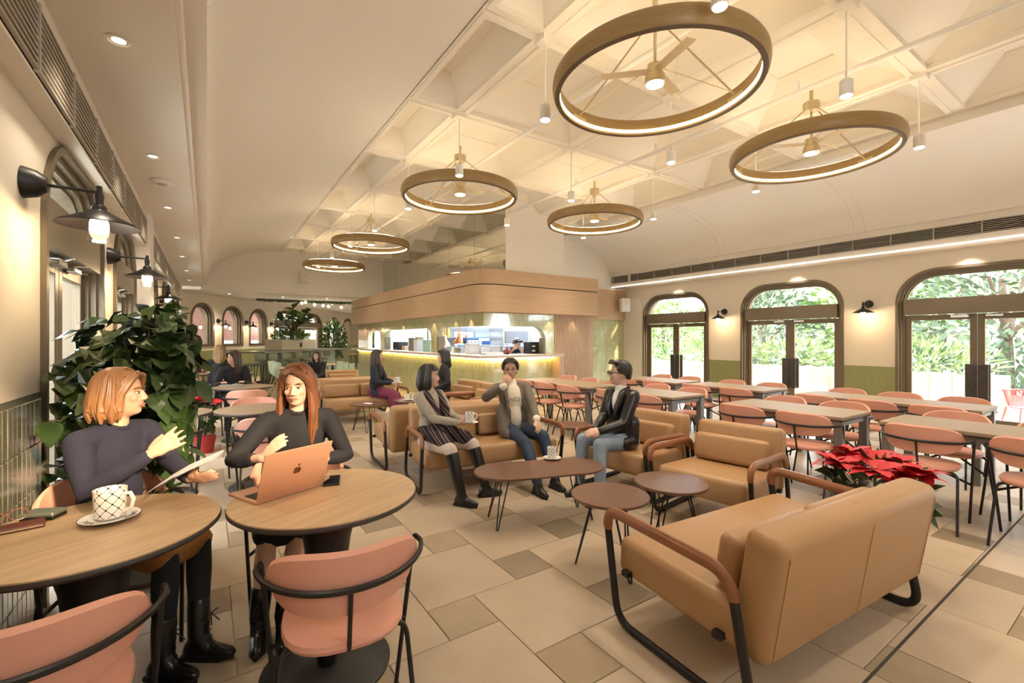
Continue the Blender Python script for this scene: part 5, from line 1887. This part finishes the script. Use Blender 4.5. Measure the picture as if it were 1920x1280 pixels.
def person(label, hip, face, lean, chest_face, head_face, pitch, wl_, wr_, al, ar, S=.9, skin=None, vox=.0075,
           top=None, top_m=None, legs='trousers', leg_m=None, shoes='shoe', shoe_m=None, hair='long', hair_m=None, hair_end=-.3,
           hands=None, elbow=None, knee=None, bangs=False, part=0.0, head_off=(0, 0, 0), sleeve=1.0, toes=None):
    skin = skin or SKIN
    H = Vector(hip)
    f = Vector((*face, 0)).normalized()
    r = Vector((f.y, -f.x, 0))
    f2 = Vector((*chest_face, 0)).normalized()
    r2 = Vector((f2.y, -f2.x, 0))
    s = (Vector((0, 0, 1)) * math.cos(R(lean)) + f * math.sin(R(lean))).normalized()
    N = H + s * .49 * S
    fh = Vector((*head_face, 0)).normalized()
    rh = Vector((fh.y, -fh.x, 0))
    fh = (fh * math.cos(R(pitch)) + Vector((0, 0, 1)) * math.sin(R(pitch))).normalized()
    uh = rh.cross(fh)
    HC = N + (s * .135 + Vector((0, 0, .025)) + fh * .02) * S + Vector(head_off)
    HM = Matrix.Translation(HC) @ frame(rh, fh, uh) @ Matrix.Scale(S, 4)

    def hl(x, y, z):
        return HM @ Vector((x, y, z))
    RM = frame(rh, fh, uh).to_3x3()
    CM = frame(r2, (f2 * math.cos(R(lean)) - Vector((0, 0, 1)) * math.sin(R(lean)) * f2.dot(f)).normalized(), s).to_3x3()
    PM = frame(r, f, Vector((0, 0, 1))).to_3x3()
    sh = {q: N - s * .045 * S + r2 * q * .165 * S for q in (-1, 1)}
    hp = {q: H + r * q * .085 * S for q in (-1, 1)}
    wr = {-1: Vector(wl_), 1: Vector(wr_)}
    an = {-1: Vector(al), 1: Vector(ar)}
    el, kn = {}, {}
    for q in (-1, 1):
        hint = (elbow or {}).get(q, -f2 * .5 + r2 * q * .5 - Vector((0, 0, 1)))
        el[q], wr[q] = ik(sh[q], wr[q], .275 * S, .25 * S, hint)
        kh = (knee or {}).get(q, f + Vector((0, 0, 1.2)))
        kn[q], an[q] = ik(hp[q], an[q], .43 * S, .42 * S, kh)
    # ---------- body: one continuous surface
    b = MB()
    b.ball(hl(0, -.014, .032), S, 18, 0, (.073, .091, .084), RM)
    b.ball(hl(0, .014, -.030), S, 18, 0, (.060, .074, .088), RM)
    b.ball(hl(0, .044, -.083), S, 12, 0, (.034, .034, .026), RM)
    b.limb([hl(0, .084, .012), hl(0, .094, -.012), hl(0, .098, -.026)], [.006 * S, .0085 * S, .011 * S], 8)
    b.ball(hl(.012, .094, -.030), .008 * S, 8)
    b.ball(hl(-.012, .094, -.030), .008 * S, 8)
    for q in (-1, 1):
        b.ball(hl(q * .072, -.008, -.012), S, 8, 0, (.008, .02, .03), RM)
        b.ball(hl(q * .036, .062, -.022), S, 8, 0, (.02, .018, .02), RM)
    b.limb([N - s * .05 * S, hl(0, -.022, -.06)], [.052 * S, .050 * S], 12)
    b.ball(H + s * .34 * S, S, 14, 0, (.14, .085, .17), CM)
    b.ball(H + s * .14 * S, S, 14, 0, (.125, .085, .15), CM)
    b.ball(H, S, 14, 0, (.14, .10, .09), PM)
    b.limb([sh[-1], sh[1]], [.045 * S, .045 * S], 10)
    for q in (-1, 1):
        b.limb([sh[q], el[q], wr[q]], [.042 * S, .034 * S, .024 * S], 10)
        b.limb([hp[q], kn[q]], [.068 * S, .048 * S], 10)
        b.limb([kn[q], kn[q].lerp(an[q], .3), an[q]], [.046 * S, .05 * S, .030 * S], 10)
        hd = (hands or {}).get(q)
        fd = (wr[q] - el[q]).normalized()
        if hd:
            hand(b, wr[q], hd[0], hd[1], hd[2], hd[3], S * 1.0, *(hd[4:]))
        else:
            hand(b, wr[q], fd, Vector((0, 0, -1)) - f2 * .2, -r2 * q, 22, S)
    body = remesh(b, 'person', skin, vox, 2)
    tag(body, label, 'person')

    def child(bm_, nm, m, v, sm=3):
        return remesh(bm_, nm, m, v, sm, body)
    # ---------- face details
    for q in (-1, 1):
        MB().ball(hl(q * .030, .0735, .004), S, 10, 0, (.0130, .009, .0050), RM).build('eye', EYEW, body, True)
        MB().ball(hl(q * .030, .0815, .004), S, 8, 0, (.0055, .0035, .0050), RM).build('iris', EYEB, body, True)
        MB().tube([hl(q * .044, .072, .0115), hl(q * .03, .0835, .0125), hl(q * .016, .081, .009)], .0022 * S, 5).build('eyelid', hair_m, body)
        MB().tube([hl(q * .048, .071, .026), hl(q * .032, .0845, .031), hl(q * .016, .087, .027)], [.0022 * S, .0035 * S, .0025 * S], 5).build('eyebrow', hair_m, body)
    MB().limb([hl(-.021, .079, -.058), hl(-.008, .0895, -.0555), hl(.008, .0895, -.0555), hl(.021, .079, -.058)], [.0025 * S, .0042 * S, .0042 * S, .0025 * S], 7).limb([hl(-.017, .080, -.0635), hl(0, .0885, -.066), hl(.017, .080, -.0635)], [.0025 * S, .005 * S, .0025 * S], 7).build('lips', LIPS if skin is SKIN2 or hair != 'short' else LIPM, body, True)
    # ---------- top
    t = MB()
    g = .016 * S
    t.ball(H + s * .345 * S, S, 16, 0, (.158, .105, .165), CM)
    t.ball(H + s * .16 * S, S, 16, 0, (.143, .108, .17), CM)
    t.ball(H + s * .01 * S, S, 16, 0, (.158, .118, .085), PM)
    t.limb([sh[-1], N - s * .03 * S, sh[1]], [.056 * S, .066 * S, .056 * S], 12)
    big = 1.12 if top in ('jacket', 'blazer', 'hoodie') else 1.0
    for q in (-1, 1):
        cuff = el[q].lerp(wr[q], sleeve * .93)
        t.limb([sh[q], sh[q].lerp(el[q], .5), el[q], el[q].lerp(cuff, .5), cuff], [.058 * S * big, .054 * S * big, .047 * S * big, .043 * S * big, .035 * S * big], 12)
    if top in ('jacket', 'blazer'):
        for q in (-1, 1):
            t.limb([H + r2 * q * .13 * S + s * .2 * S, hp[q] + r * q * .06 * S + f * .05 * S, hp[q].lerp(kn[q], .32) + r * q * .055 * S], [.07 * S, .07 * S, .06 * S], 10)
    if top == 'hoodie':
        t.ball(N - f2 * .07 * S + s * .01 * S, S, 12, 0, (.10, .06, .065), CM)
    tb_ = child(t, {'jacket': 'jacket', 'blazer': 'blazer', 'hoodie': 'hoodie'}.get(top, 'jumper'), top_m, .011, 4)
    if top in ('jumper', 'hoodie', 'crew'):
        MB().tube([N + (r2 * .058 * math.cos(a) + f2 * .06 * math.sin(a)) * S + s * (.012 - .018 * math.sin(a)) * S for a in [2 * PI * i / 20 for i in range(20)]], .008 * S, 7, closed=True).build('neckband', top_m, tb_, True)
    # ---------- legs
    l = MB()
    if legs == 'trousers':
        l.ball(H - Vector((0, 0, .01)), S, 14, 0, (.155, .118, .10), PM)
        for q in (-1, 1):
            l.limb([hp[q], hp[q].lerp(kn[q], .5), kn[q]], [.088 * S, .077 * S, .062 * S], 12)
            ke = .3 if shoes == 'tall_boot' else .95
            l.limb([kn[q], kn[q].lerp(an[q], ke * .4), kn[q].lerp(an[q], ke)], [.062 * S, .060 * S, (.055 if ke < .5 else .050) * S], 12)
        child(l, 'trousers', leg_m, .011, 4)
    elif legs in ('skirt', 'wide'):
        l.ball(H - Vector((0, 0, .01)), S, 14, 0, (.16, .125, .10), PM)
        kx = {q: hp[q].lerp(kn[q], .93 if legs == 'skirt' else 1) for q in (-1, 1)}
        for q in (-1, 1):
            l.limb([hp[q], kx[q]], [.098 * S, .082 * S], 12)
        for t_ in (.25, .5, .75):
            l.limb([hp[-1].lerp(kx[-1], t_), hp[1].lerp(kx[1], t_)], [.088 * S, .088 * S], 12)
        l.limb([kx[-1], kx[1]], [.078 * S, .078 * S], 12)
        if legs == 'wide':
            for q in (-1, 1):
                l.limb([kn[q], kn[q].lerp(an[q], .9)], [.085 * S, .11 * S], 12)
        child(l, 'skirt' if legs == 'skirt' else 'wide_trousers', leg_m[0] if isinstance(leg_m, tuple) else leg_m, .012, 4)
        if isinstance(leg_m, tuple):
            l2 = MB()
            for q in (-1, 1):
                l2.limb([hp[q].lerp(kn[q], .5), kn[q]], [.064 * S, .054 * S], 12)
                l2.limb([kn[q], kn[q].lerp(an[q], .3), an[q]], [.053 * S, .056 * S, .038 * S], 12)
            child(l2, 'tights', leg_m[1], .011, 3)
    # ---------- shoes
    for q in (-1, 1):
        sb = MB()
        td = Vector((*((toes or {}).get(q, (f.x, f.y))), 0)).normalized()
        A = an[q]
        gz = max(.028, A.z - .075)
        heel, toe = A - td * .035 * S, A + td * .15 * S
        heel.z = toe.z = gz
        sb.limb([A + Vector((0, 0, -.01)), heel + Vector((0, 0, .012))], [.042 * S, .040 * S], 10)
        sb.limb([heel + Vector((0, 0, .008)), heel.lerp(toe, .55) + Vector((0, 0, .006)), toe], [.038 * S, .040 * S, .028 * S], 10)
        sb.limb([A, heel.lerp(toe, .5)], [.042 * S, .036 * S], 10)
        if shoes in ('boot', 'tall_boot'):
            up_ = .88 if shoes == 'tall_boot' else .36
            sb.limb([A, A.lerp(kn[q], up_ * .5), A.lerp(kn[q], up_)], [.046 * S, (.058 if up_ > .5 else .05) * S, (.064 if up_ > .5 else .05) * S], 12)
        so = child(sb, shoes, shoe_m, .009, 2)
        if shoes == 'boot':
            sdn = Vector((-td.y, td.x, 0))
            for j in range(4):
                c0 = A + td * (.05 - .006 * j) * S + Vector((0, 0, -.01 + .028 * j))
                MB().tube([c0 - sdn * .02, c0 + td * .008, c0 + sdn * .02], .0028, 5).build('lace', BLACK, so)
            c0 = A + td * .045 * S + Vector((0, 0, .10))
            MB().tube([c0 + td * .03 + sdn * .03 - Vector((0, 0, .05)), c0 + td * .012, c0 + td * .03 + sdn * .02 + Vector((0, 0, .01)), c0 + td * .014 - sdn * .002, c0 + td * .03 - sdn * .024 + Vector((0, 0, .008)), c0 + td * .012, c0 + td * .03 - sdn * .02 - Vector((0, 0, .045))], .0026, 5).build('lace_bow', BLACK, so)
        n_ = Vector((-td.y, td.x, 0))
        sole = MB().prism([(heel + td * a * S + n_ * c * S)[0:2] for a, c in ((-.04, -.028), (-.045, 0), (-.04, .028), (.06, .035), (.15, .034), (.205, .0), (.15, -.034), (.06, -.035))], gz - .028, gz - .012, axis='Z')
        sole.build('sole', BLACK, so)
    # ---------- hair
    hb = MB()
    hb.ball(hl(0, -.022, .040), S, 18, 0, (.079, .092, .083), RM)
    rx, ry, rz = .080, .097, .090
    rg = random.Random(len(label))
    nl = 56 if vox < .009 else 34
    for i in range(nl):
        ph = 2 * PI * i / nl + rg.uniform(-.05, .05)
        deg = math.degrees(ph) % 360
        front = min(deg, 360 - deg)
        pts, rad = [hl(part * .03, -.01, .122)], [.010 * S]
        lim = 5
        if front < 48:
            lim = 12 if bangs else (44 if hair == 'short' else 58)
        elif front < 68:
            lim = 20 if hair != 'short' else 34
        for e_ in (70, 50, 32, 18, 5):
            if e_ < lim:
                break
            ce_, se_ = math.cos(R(e_)), math.sin(R(e_))
            pts.append(hl((rx + .004) * math.sin(ph) * ce_, -.014 + (ry + .004) * math.cos(ph) * ce_, .034 + rz * se_))
            rad.append(.016 * S)
        if front >= 62:
            x_, y_ = (rx + .006) * math.sin(ph), -.014 + (ry + .006) * math.cos(ph)
            if hair == 'short':
                if front > 80:
                    pts.append(hl(x_, y_, -.005))
                    rad.append(.010 * S)
                if front > 120:
                    pts.append(hl(x_ * .92, y_ * .93, -.055))
                    rad.append(.008 * S)
            else:
                ze = hair_end + rg.uniform(-.02, .02)
                k_ = 4 if hair == 'long' else 3
                base = hl(x_, y_, 0)
                for j in range(1, k_ + 1):
                    t_ = j / k_
                    zz = ze * t_
                    wob = rg.uniform(-.006, .006)
                    pz = hl(x_ * (1.04 + (.12 if hair == 'bob' else .06) * math.sin(PI * t_)) + wob, y_ * (1 + .05 * math.sin(PI * t_)) - .008 * t_, 0)
                    pts.append(Vector((pz.x, pz.y, base.z + zz * S)))
                    rad.append((.017 if j < k_ else .006) * S)
        rad[-1] = min(rad[-1], .009 * S)
        if len(pts) > 1:
            hb.tube(pts, rad, 6)
    if hair != 'short' and not bangs:
        for q in (-1, 1):
            for i in range(9):
                yo = .012 * i
                ze = hair_end * (.75 + .03 * i) + rg.uniform(-.015, .015)
                pts = [hl(part * .025, .066 - yo * .9, .100 + yo * .22), hl(part * .012 + q * .036, .075 - yo, .088 + yo * .2), hl(q * .068, .060 - yo, .052 + yo * .1), hl(q * .083, .036 - yo, .005), hl(q * (.087 + .004 * (i % 2)), .026 - yo, -.05)]
                rad = [.008 * S, .013 * S, .014 * S, .014 * S, .015 * S]
                b0 = hl(0, 0, -.05)
                for t_ in (.4, .75, 1):
                    pz = hl(q * (.088 + .01 * math.sin(3 * t_ + i)), .024 - yo + .01 * t_, -.05)
                    pts.append(Vector((pz.x, pz.y, b0.z + (ze + .05) * t_ * S)))
                    rad.append((.014 if t_ < 1 else .005) * S)
                hb.tube(pts, rad, 6)
    if hair == 'short':
        for i in range(14):
            x_ = -.055 + i * .0085
            hb.tube([hl(x_, .03, .105), hl(x_ + .004, .072, .108 + .006 * (i % 3)), hl(x_ + .008, .090, .088)], [.016 * S, .015 * S, .006 * S], 6)
    hb.build('hair', hair_m, body, True)
    return body, dict(HM=HM, N=N, f=f, f2=f2, r=r, r2=r2, s=s, H=H, kn=kn, an=an, el=el, wr=wr, hp=hp, sh=sh, CM=CM, S=S)


LIPM = mat('lips_plain', (.42, .17, .12), .5)


def hair_mat(name, c, c2):
    return mat(name, c, .38, col2=c2, nscale=18, noise=.1, stretch=(1, 1, .15), spec=.6)


H_AUB = hair_mat('hair_auburn', (.20, .075, .03), (.10, .035, .015))
H_BLO = hair_mat('hair_light_brown', (.36, .18, .075), (.20, .085, .035))
H_BLK = hair_mat('hair_black', (.012, .010, .010), (.022, .018, .016))
H_DKB = hair_mat('hair_dark_brown', (.045, .020, .014), (.02, .01, .008))
H_OMB = hair_mat('hair_ombre_blond', (.42, .27, .11), (.06, .03, .015))
NAVY = mat('navy_knit', (.016, .016, .034), .9, bump=.15, bscale=220)
BLKN = mat('black_knit', (.010, .010, .014), .85, bump=.12, bscale=200)
LEATH = mat('black_leather', (.012, .010, .010), .32, bump=.35, bscale=22)
BOOTL = mat('boot_leather', (.010, .009, .009), .28, bump=.12, bscale=25)
DENIM = mat('denim_dark', (.030, .050, .10), .8, noise=.35, nscale=12, bump=.1, bscale=200)
DENIML = mat('denim_light', (.30, .38, .47), .8, noise=.35, nscale=7, bump=.1, bscale=200)
DENJ = mat('denim_jacket', (.022, .028, .042), .85, noise=.3, nscale=14)
BLAZ = mat('blazer_grey', (.155, .130, .105), .85, noise=.18, nscale=60, bump=.1, bscale=200)
CABLE = mat('cable_knit', (.42, .375, .315), .9, bump=.8, bscale=55, noise=.2, nscale=40)
CREAMK = mat('cream_sweat', (.74, .66, .52), .85, bump=.08, bscale=150)
MUST = mat('mustard_suede', (.36, .155, .035), .8, noise=.25, nscale=12)
MAG = mat('magenta_cloth', (.20, .018, .075), .75, noise=.3, nscale=10)
BEIGEP = mat('beige_trouser', (.60, .50, .44), .85)

# --- woman in the navy jumper, lower left
Z1 = (.86, -.50)
p1, d1 = person('woman with light brown bob in navy jumper holding papers and gesturing', (-.37, 2.74, .555), (.80, -.60), 4, (.72, -.69), (.955, -.29), 2,
                (-.06, 2.43, .795), (-.20, 2.40, .92), (-.03, 2.43, .10), (-.15, 2.36, .10), S=.92, vox=.0062,
                top='crew', top_m=NAVY, legs='skirt', leg_m=(MUST, BLKN), shoes='boot', shoe_m=BOOTL, hair='bob', hair_m=H_BLO, hair_end=-.115,
                hands={-1: ((.55, -.75, .1), (.3, .2, .4), (0, 0, 1), 20), 1: ((.75, -.10, .52), (.15, .95, -.2), (-.3, 0, .8), 8, .12)},
                elbow={1: Vector((-.2, -.7, -.9)), -1: Vector((.2, .6, -1))},
                knee={-1: Vector((.9, -.4, .8)), 1: Vector((.8, -.7, .6))}, toes={-1: (.8, -.55), 1: (.75, -.65)})
# papers in her hand
pa = empty('paper_sheets', (-.10, 2.36, .742), head_rz(.25, .97), 'sheaf of printed papers in the hand of the woman in navy', 'papers')
for q in range(3):
    M = Matrix.Rotation(R(-32 + q * 2.5), 4, 'Y') @ Matrix.Translation((0, 0, .002 + q * .003))
    vs = [M @ Vector((x - .14, y, .015 * math.sin(PI * (x + .0) / .28))) for x in (0, .07, .14, .21, .28) for y in (-.1, .1)]
    MB().add(vs, [(i * 2, i * 2 + 1, i * 2 + 3, i * 2 + 2) for i in range(4)]).build('sheet', PAPER, pa)
pk = MB()
rg = random.Random(4)
M = Matrix.Rotation(R(-32), 4, 'Y') @ Matrix.Translation((0, 0, .0012))
for i in range(16):
    x0, y0 = rg.uniform(-.09, .09), rg.uniform(-.08, .05)
    w_, h_ = rg.uniform(.01, .05), .0018
    pk.add([M @ Vector((x, y, .015 * math.sin(PI * (x + .14) / .28) - .001)) for x, y in ((x0, y0), (x0 + h_, y0), (x0 + h_, y0 + w_), (x0, y0 + w_))], [(0, 1, 2, 3)])
pa.location = (-.075, 2.33, .835)
pk.build('printed_lines', mat('print_grey', (.35, .35, .37), .8), pa, kind='stuff')

# --- woman with long auburn hair at the laptop
p2, d2 = person('woman with long auburn hair in black jumper at the laptop', (.42, 2.76, .555), (-.15, -.99), 5, (-.10, -1), (-.40, -.92), -7,
                (.46, 2.42, .80), (.22, 2.44, .84), (.30, 2.37, .10), (.20, 2.41, .10), S=.92, skin=SKIN2, vox=.0062,
                top='crew', top_m=BLKN, legs='skirt', leg_m=BLKN, shoes='boot', shoe_m=BOOTL, hair='long', hair_m=H_AUB, hair_end=-.34, part=.6,
                hands={1: ((.45, -.35, .6), (.75, .3, -.2), (-.4, .3, .8), 22, .06), -1: ((-.6, -.55, -.1), (0, .1, -1), (-.3, -.9, .2), 25)},
                elbow={1: Vector((-.9, .3, -.7)), -1: Vector((.9, .2, -.7))}, sleeve=.72)

# --- woman with patterned shawl on the sofa
p3, d3 = person('smiling black-haired woman in cable-knit jumper with patterned shawl and tall boots', (1.74, 3.93, .47), (.28, -.96), -6, (.45, -.9), (.75, -.66), 0,
                (1.93, 3.66, .66), (1.86, 3.62, .66), (2.06, 3.50, .10), (1.78, 3.42, .10), S=.90, skin=SKIN2, vox=.0075,
                top='crew', top_m=CABLE, legs='trousers', leg_m=BEIGEP, shoes='tall_boot', shoe_m=BOOTL, hair='bob', hair_m=H_BLK, hair_end=-.125, bangs=True,
                hands={-1: ((.3, -.8, .1), (-.6, 0, .5), (0, 0, 1), 35), 1: ((.85, -.4, .15), (.1, .7, .2), (0, 0, 1), 40)},
                knee={-1: Vector((.4, -.7, 1)), 1: Vector((.1, -1, .9))}, toes={-1: (.95, -.3), 1: (.55, -.85)})
sw = MB()
N3, s3, f3, r3 = d3['N'], d3['s'], d3['f2'], d3['r2']
for q in (-1, 1):
    sw.limb([N3 - f3 * .05 + r3 * q * .03, N3 + r3 * q * .085 - s3 * .02 + f3 * .03, N3 + f3 * .115 + r3 * q * .07 - s3 * .16, N3 + f3 * .125 + r3 * q * .05 - s3 * .33], [.04, .045, .05, .055], 10)
sw.limb([d3['hp'][-1] + Vector((0, 0, .08)), d3['kn'][-1] + Vector((-.03, .06, .035))], [.085, .075], 10)
sw.limb([d3['hp'][1] + Vector((0, 0, .08)), d3['kn'][1] + Vector((0, .08, .03))], [.085, .075], 10)
sw.limb([d3['kn'][1] + Vector((0, .10, .0)), d3['kn'][1] + Vector((.06, .05, -.10))], [.06, .02], 10)
sh3 = remesh(sw, 'shawl', shawl_mat(), .011, 4, p3)
mug(1.935, 3.56, .655, 'lattice-patterned mug held by the woman with the shawl', .95, R(170), True)

# --- man in the grey blazer
p4, d4 = person('man with glasses in grey blazer and cream sweatshirt, hand on his chin', (2.66, 3.92, .47), (-.10, -.99), -9, (-.28, -.96), (-.55, -.83), 0,
                (2.66, 3.52, .60), (2.40, 3.72, .945), (2.72, 3.33, .10), (2.48, 3.28, .10), S=.95, vox=.0075,
                top='blazer', top_m=BLAZ, legs='trousers', leg_m=DENIM, shoes='shoe', shoe_m=BOOTL, hair='short', hair_m=H_BLK,
                hands={1: ((.55, -.05, .75), (.3, .9, .0), (0, -.2, 1), 45), -1: ((-.25, -.6, -.65), (-.3, .3, -.6), (-.8, .3, 0), 22)},
                elbow={1: Vector((-1, -.1, -.5)), -1: Vector((.8, .3, -.7))}, sleeve=.95)
N4, s4, f4, r4, S4_, H4 = d4['N'], d4['s'], d4['f2'], d4['r2'], d4['S'], d4['H']
ins = MB()
ins.ball(H4 + s4 * .335 * S4_ + f4 * .030, S4_, 14, 0, (.105, .098, .175), d4['CM'])
ins.ball(H4 + s4 * .16 * S4_ + f4 * .032, S4_, 14, 0, (.080, .100, .17), d4['CM'])
ins.limb([N4 - s4 * .02, N4 + s4 * .012 + f4 * .006], [.066, .060], 12)
sweat = remesh(ins, 'sweatshirt', CREAMK, .010, 3, p4)
for q in (-1, 1):
    MB().limb([N4 + r4 * q * .055 + s4 * .01, N4 + r4 * q * .085 + f4 * .07 - s4 * .08, H4 + s4 * .24 * S4_ + f4 * .118 + r4 * q * .09], [.016, .022, .012], 8).build('lapel', BLAZ, p4, True)
    c_ = d4['el'][q].lerp(d4['wr'][q], .95)
    dv = (d4['wr'][q] - d4['el'][q]).normalized()
    MB().limb([c_ - dv * .015, c_ + dv * .012], [.037, .035], 10).build('cuff', CREAMK, p4, True)
tm_ = text_mesh('NGH', .062, mat('text_grey', (.16, .16, .15), .8), 'lettering')
tw = obj('lettering', tm_, p4)
tn = (f4 + s4 * .10).normalized()
tw.matrix_world = Matrix.Translation(H4 + s4 * .335 * S4_ + f4 * .030 + f4 * (.098 * S4_ + .012)) @ frame(-r4, s4, tn)
def specs(pd, m, nm, parent, rr_=.019, thick=.0018):
    HM = pd['HM']
    for q in (-1, 1):
        MB().tube([HM @ Vector((q * .032 + rr_ * 1.15 * math.cos(a), .096, .003 + rr_ * .85 * math.sin(a))) for a in [2 * PI * i / 16 for i in range(16)]], thick, 5, closed=True).build('spectacle_rim', m, parent)
        MB().tube([HM @ Vector(v) for v in ((q * .054, .095, .008), (q * .078, .05, .008), (q * .080, -.01, .004))], thick, 5).build('spectacle_temple', m, parent)
    MB().tube([HM @ Vector(v) for v in ((-.011, .097, .007), (0, .101, .009), (.011, .097, .007))], thick, 5).build('spectacle_bridge', m, parent)


specs(d4, mat('gunmetal', (.08, .06, .055), .3, .7), '', p4)

# --- man in the black leather jacket
p5, d5 = person('man in black leather jacket and pale jeans with black glasses, hands clasped', (3.22, 2.93, .47), (-.98, .05), 4, (-.95, .12), (-.86, .50), 2,
                (2.83, 2.86, .60), (2.86, 2.95, .60), (2.78, 2.80, .10), (2.80, 3.08, .10), S=.95, skin=SKIN2, vox=.0075,
                top='jacket', top_m=LEATH, legs='trousers', leg_m=DENIML, shoes='shoe', shoe_m=BOOTL, hair='short', hair_m=H_BLK,
                hands={-1: ((-.75, .55, -.15), (.1, .4, -.3), (0, 0, 1), 42), 1: ((-.7, -.6, -.1), (.1, -.4, -.3), (0, 0, 1), 42)})
N5, s5, f5, r5, H5 = d5['N'], d5['s'], d5['f2'], d5['r2'], d5['H']
ins = MB()
ins.ball(H5 + s5 * .35 + f5 * .030, .95, 14, 0, (.05, .092, .14), d5['CM'])
ins.limb([N5 - s5 * .02, N5 + s5 * .018 + f5 * .006], [.066, .058], 12)
remesh(ins, 'white_shirt', mat('shirt_white', (.78, .76, .72), .8), .010, 3, p5)
for q in (-1, 1):
    MB().limb([N5 - f5 * .03 + r5 * q * .06 + s5 * .02, N5 + r5 * q * .075 + f5 * .06 - s5 * .03, N5 + f5 * .12 + r5 * q * .065 - s5 * .16, H5 + s5 * .2 + f5 * .125 + r5 * q * .02], [.02, .026, .032, .012], 8).build('lapel', LEATH, p5, True)
specs(d5, BLACK, '', p5, .021, .0038)

# --- people farther back
person('woman in denim jacket and magenta trousers holding a white cup', (2.42, 7.86, .50), (.75, -.66), 3, (.8, -.6), (.92, -.38), 6,
       (2.66, 7.62, .66), (2.60, 7.56, .66), (2.72, 7.42, .10), (2.62, 7.34, .10), S=.93, skin=SKIN2, vox=.011,
       top='jacket', top_m=DENJ, legs='wide', leg_m=MAG, shoes='shoe', shoe_m=BOOTL, hair='long', hair_m=H_DKB, hair_end=-.26, bangs=True)
mug(2.70, 7.52, .655, 'white cup held by the woman in magenta trousers', 1, 0, True)
person('black-haired woman in black hoodie seen from behind in the armchair', (3.30, 6.92, .50), (-.95, .2), 2, (-.9, .4), (-.95, .25), 2,
       (3.02, 6.72, .60), (3.0, 7.05, .60), (3.02, 6.76, .10), (3.02, 7.0, .10), S=.95, skin=SKIN2, vox=.011,
       top='hoodie', top_m=BLKN, legs='trousers', leg_m=BLKN, shoes='shoe', shoe_m=BOOTL, hair='bob', hair_m=H_BLK, hair_end=-.14)
person('dark-haired woman in black coat reading the magazine', (.34, 8.12, .545), (.02, -1), 10, (.05, -1), (-.85, -.5), -4,
       (.45, 7.76, .77), (.18, 7.76, .77), (.42, 7.75, .10), (.25, 7.75, .10), S=.90, skin=SKIN2, vox=.011,
       top='jacket', top_m=BLKN, legs='trousers', leg_m=BLKN, shoes='shoe', shoe_m=BOOTL, hair='long', hair_m=H_DKB, hair_end=-.27)
person('woman with dark-to-blond hair in black seen from behind', (.20, 10.0, .545), (.05, 1), 6, (.05, 1), (.3, .95), 0,
       (.38, 10.3, .77), (.10, 10.3, .77), (.34, 10.35, .10), (.14, 10.35, .10), S=.97, vox=.011,
       top='jacket', top_m=BLKN, legs='trousers', leg_m=BLKN, shoes='shoe', shoe_m=BOOTL, hair='long', hair_m=H_OMB, hair_end=-.24)
person('man in dark jacket looking at his phone behind the big plant', (-.32, 11.05, .545), (.1, -1), 8, (.15, -1), (.2, -1), -12,
       (-.22, 10.72, .78), (-.42, 10.72, .80), (-.28, 10.65, .10), (-.46, 10.65, .10), S=.93, vox=.011,
       top='jacket', top_m=NAVY, legs='trousers', leg_m=BLKN, shoes='shoe', shoe_m=BOOTL, hair='short', hair_m=H_BLK)
e = empty('phone', (-.40, 10.62, .80), 0, 'dark phone held by the man behind the big plant', 'phone')
MB().rbox(-.036, .036, -.005, .005, 0, .14, .003).build('body', BLACK, e)
MB().box(-.032, .032, .0051, .0058, .006, .134).build('screen', MATS['phone_glass'], e)
person('woman with long brown hair and fringe behind the grey laptop', (2.0, 10.60, .49), (-.3, -.95), 8, (-.4, -.9), (-.5, -.86), -3,
       (1.92, 10.24, .60), (1.74, 10.27, .60), (2.0, 10.1, .10), (1.84, 10.1, .10), S=.86, skin=SKIN2, vox=.011,
       top='jacket', top_m=BLKN, legs='trousers', leg_m=BLKN, shoes='shoe', shoe_m=BOOTL, hair='long', hair_m=H_DKB, hair_end=-.26, bangs=True)
# kitchen worker bending over the pass
person('kitchen worker in navy vest and cap bending over the counter', (5.92, 9.05, .90), (-.1, -1), 52, (-.1, -1), (.1, -1), -30,
       (5.85, 8.35, 1.14), (5.62, 8.40, 1.14), (5.95, 9.1, .10), (5.80, 9.1, .10), S=1.0, skin=SKIN2, vox=.011,
       top='jumper', top_m=mat('vest_navy', (.02, .03, .075), .7), legs='trousers', leg_m=BLKN, shoes='shoe', shoe_m=BOOTL, hair='short', hair_m=H_BLK, sleeve=.35)
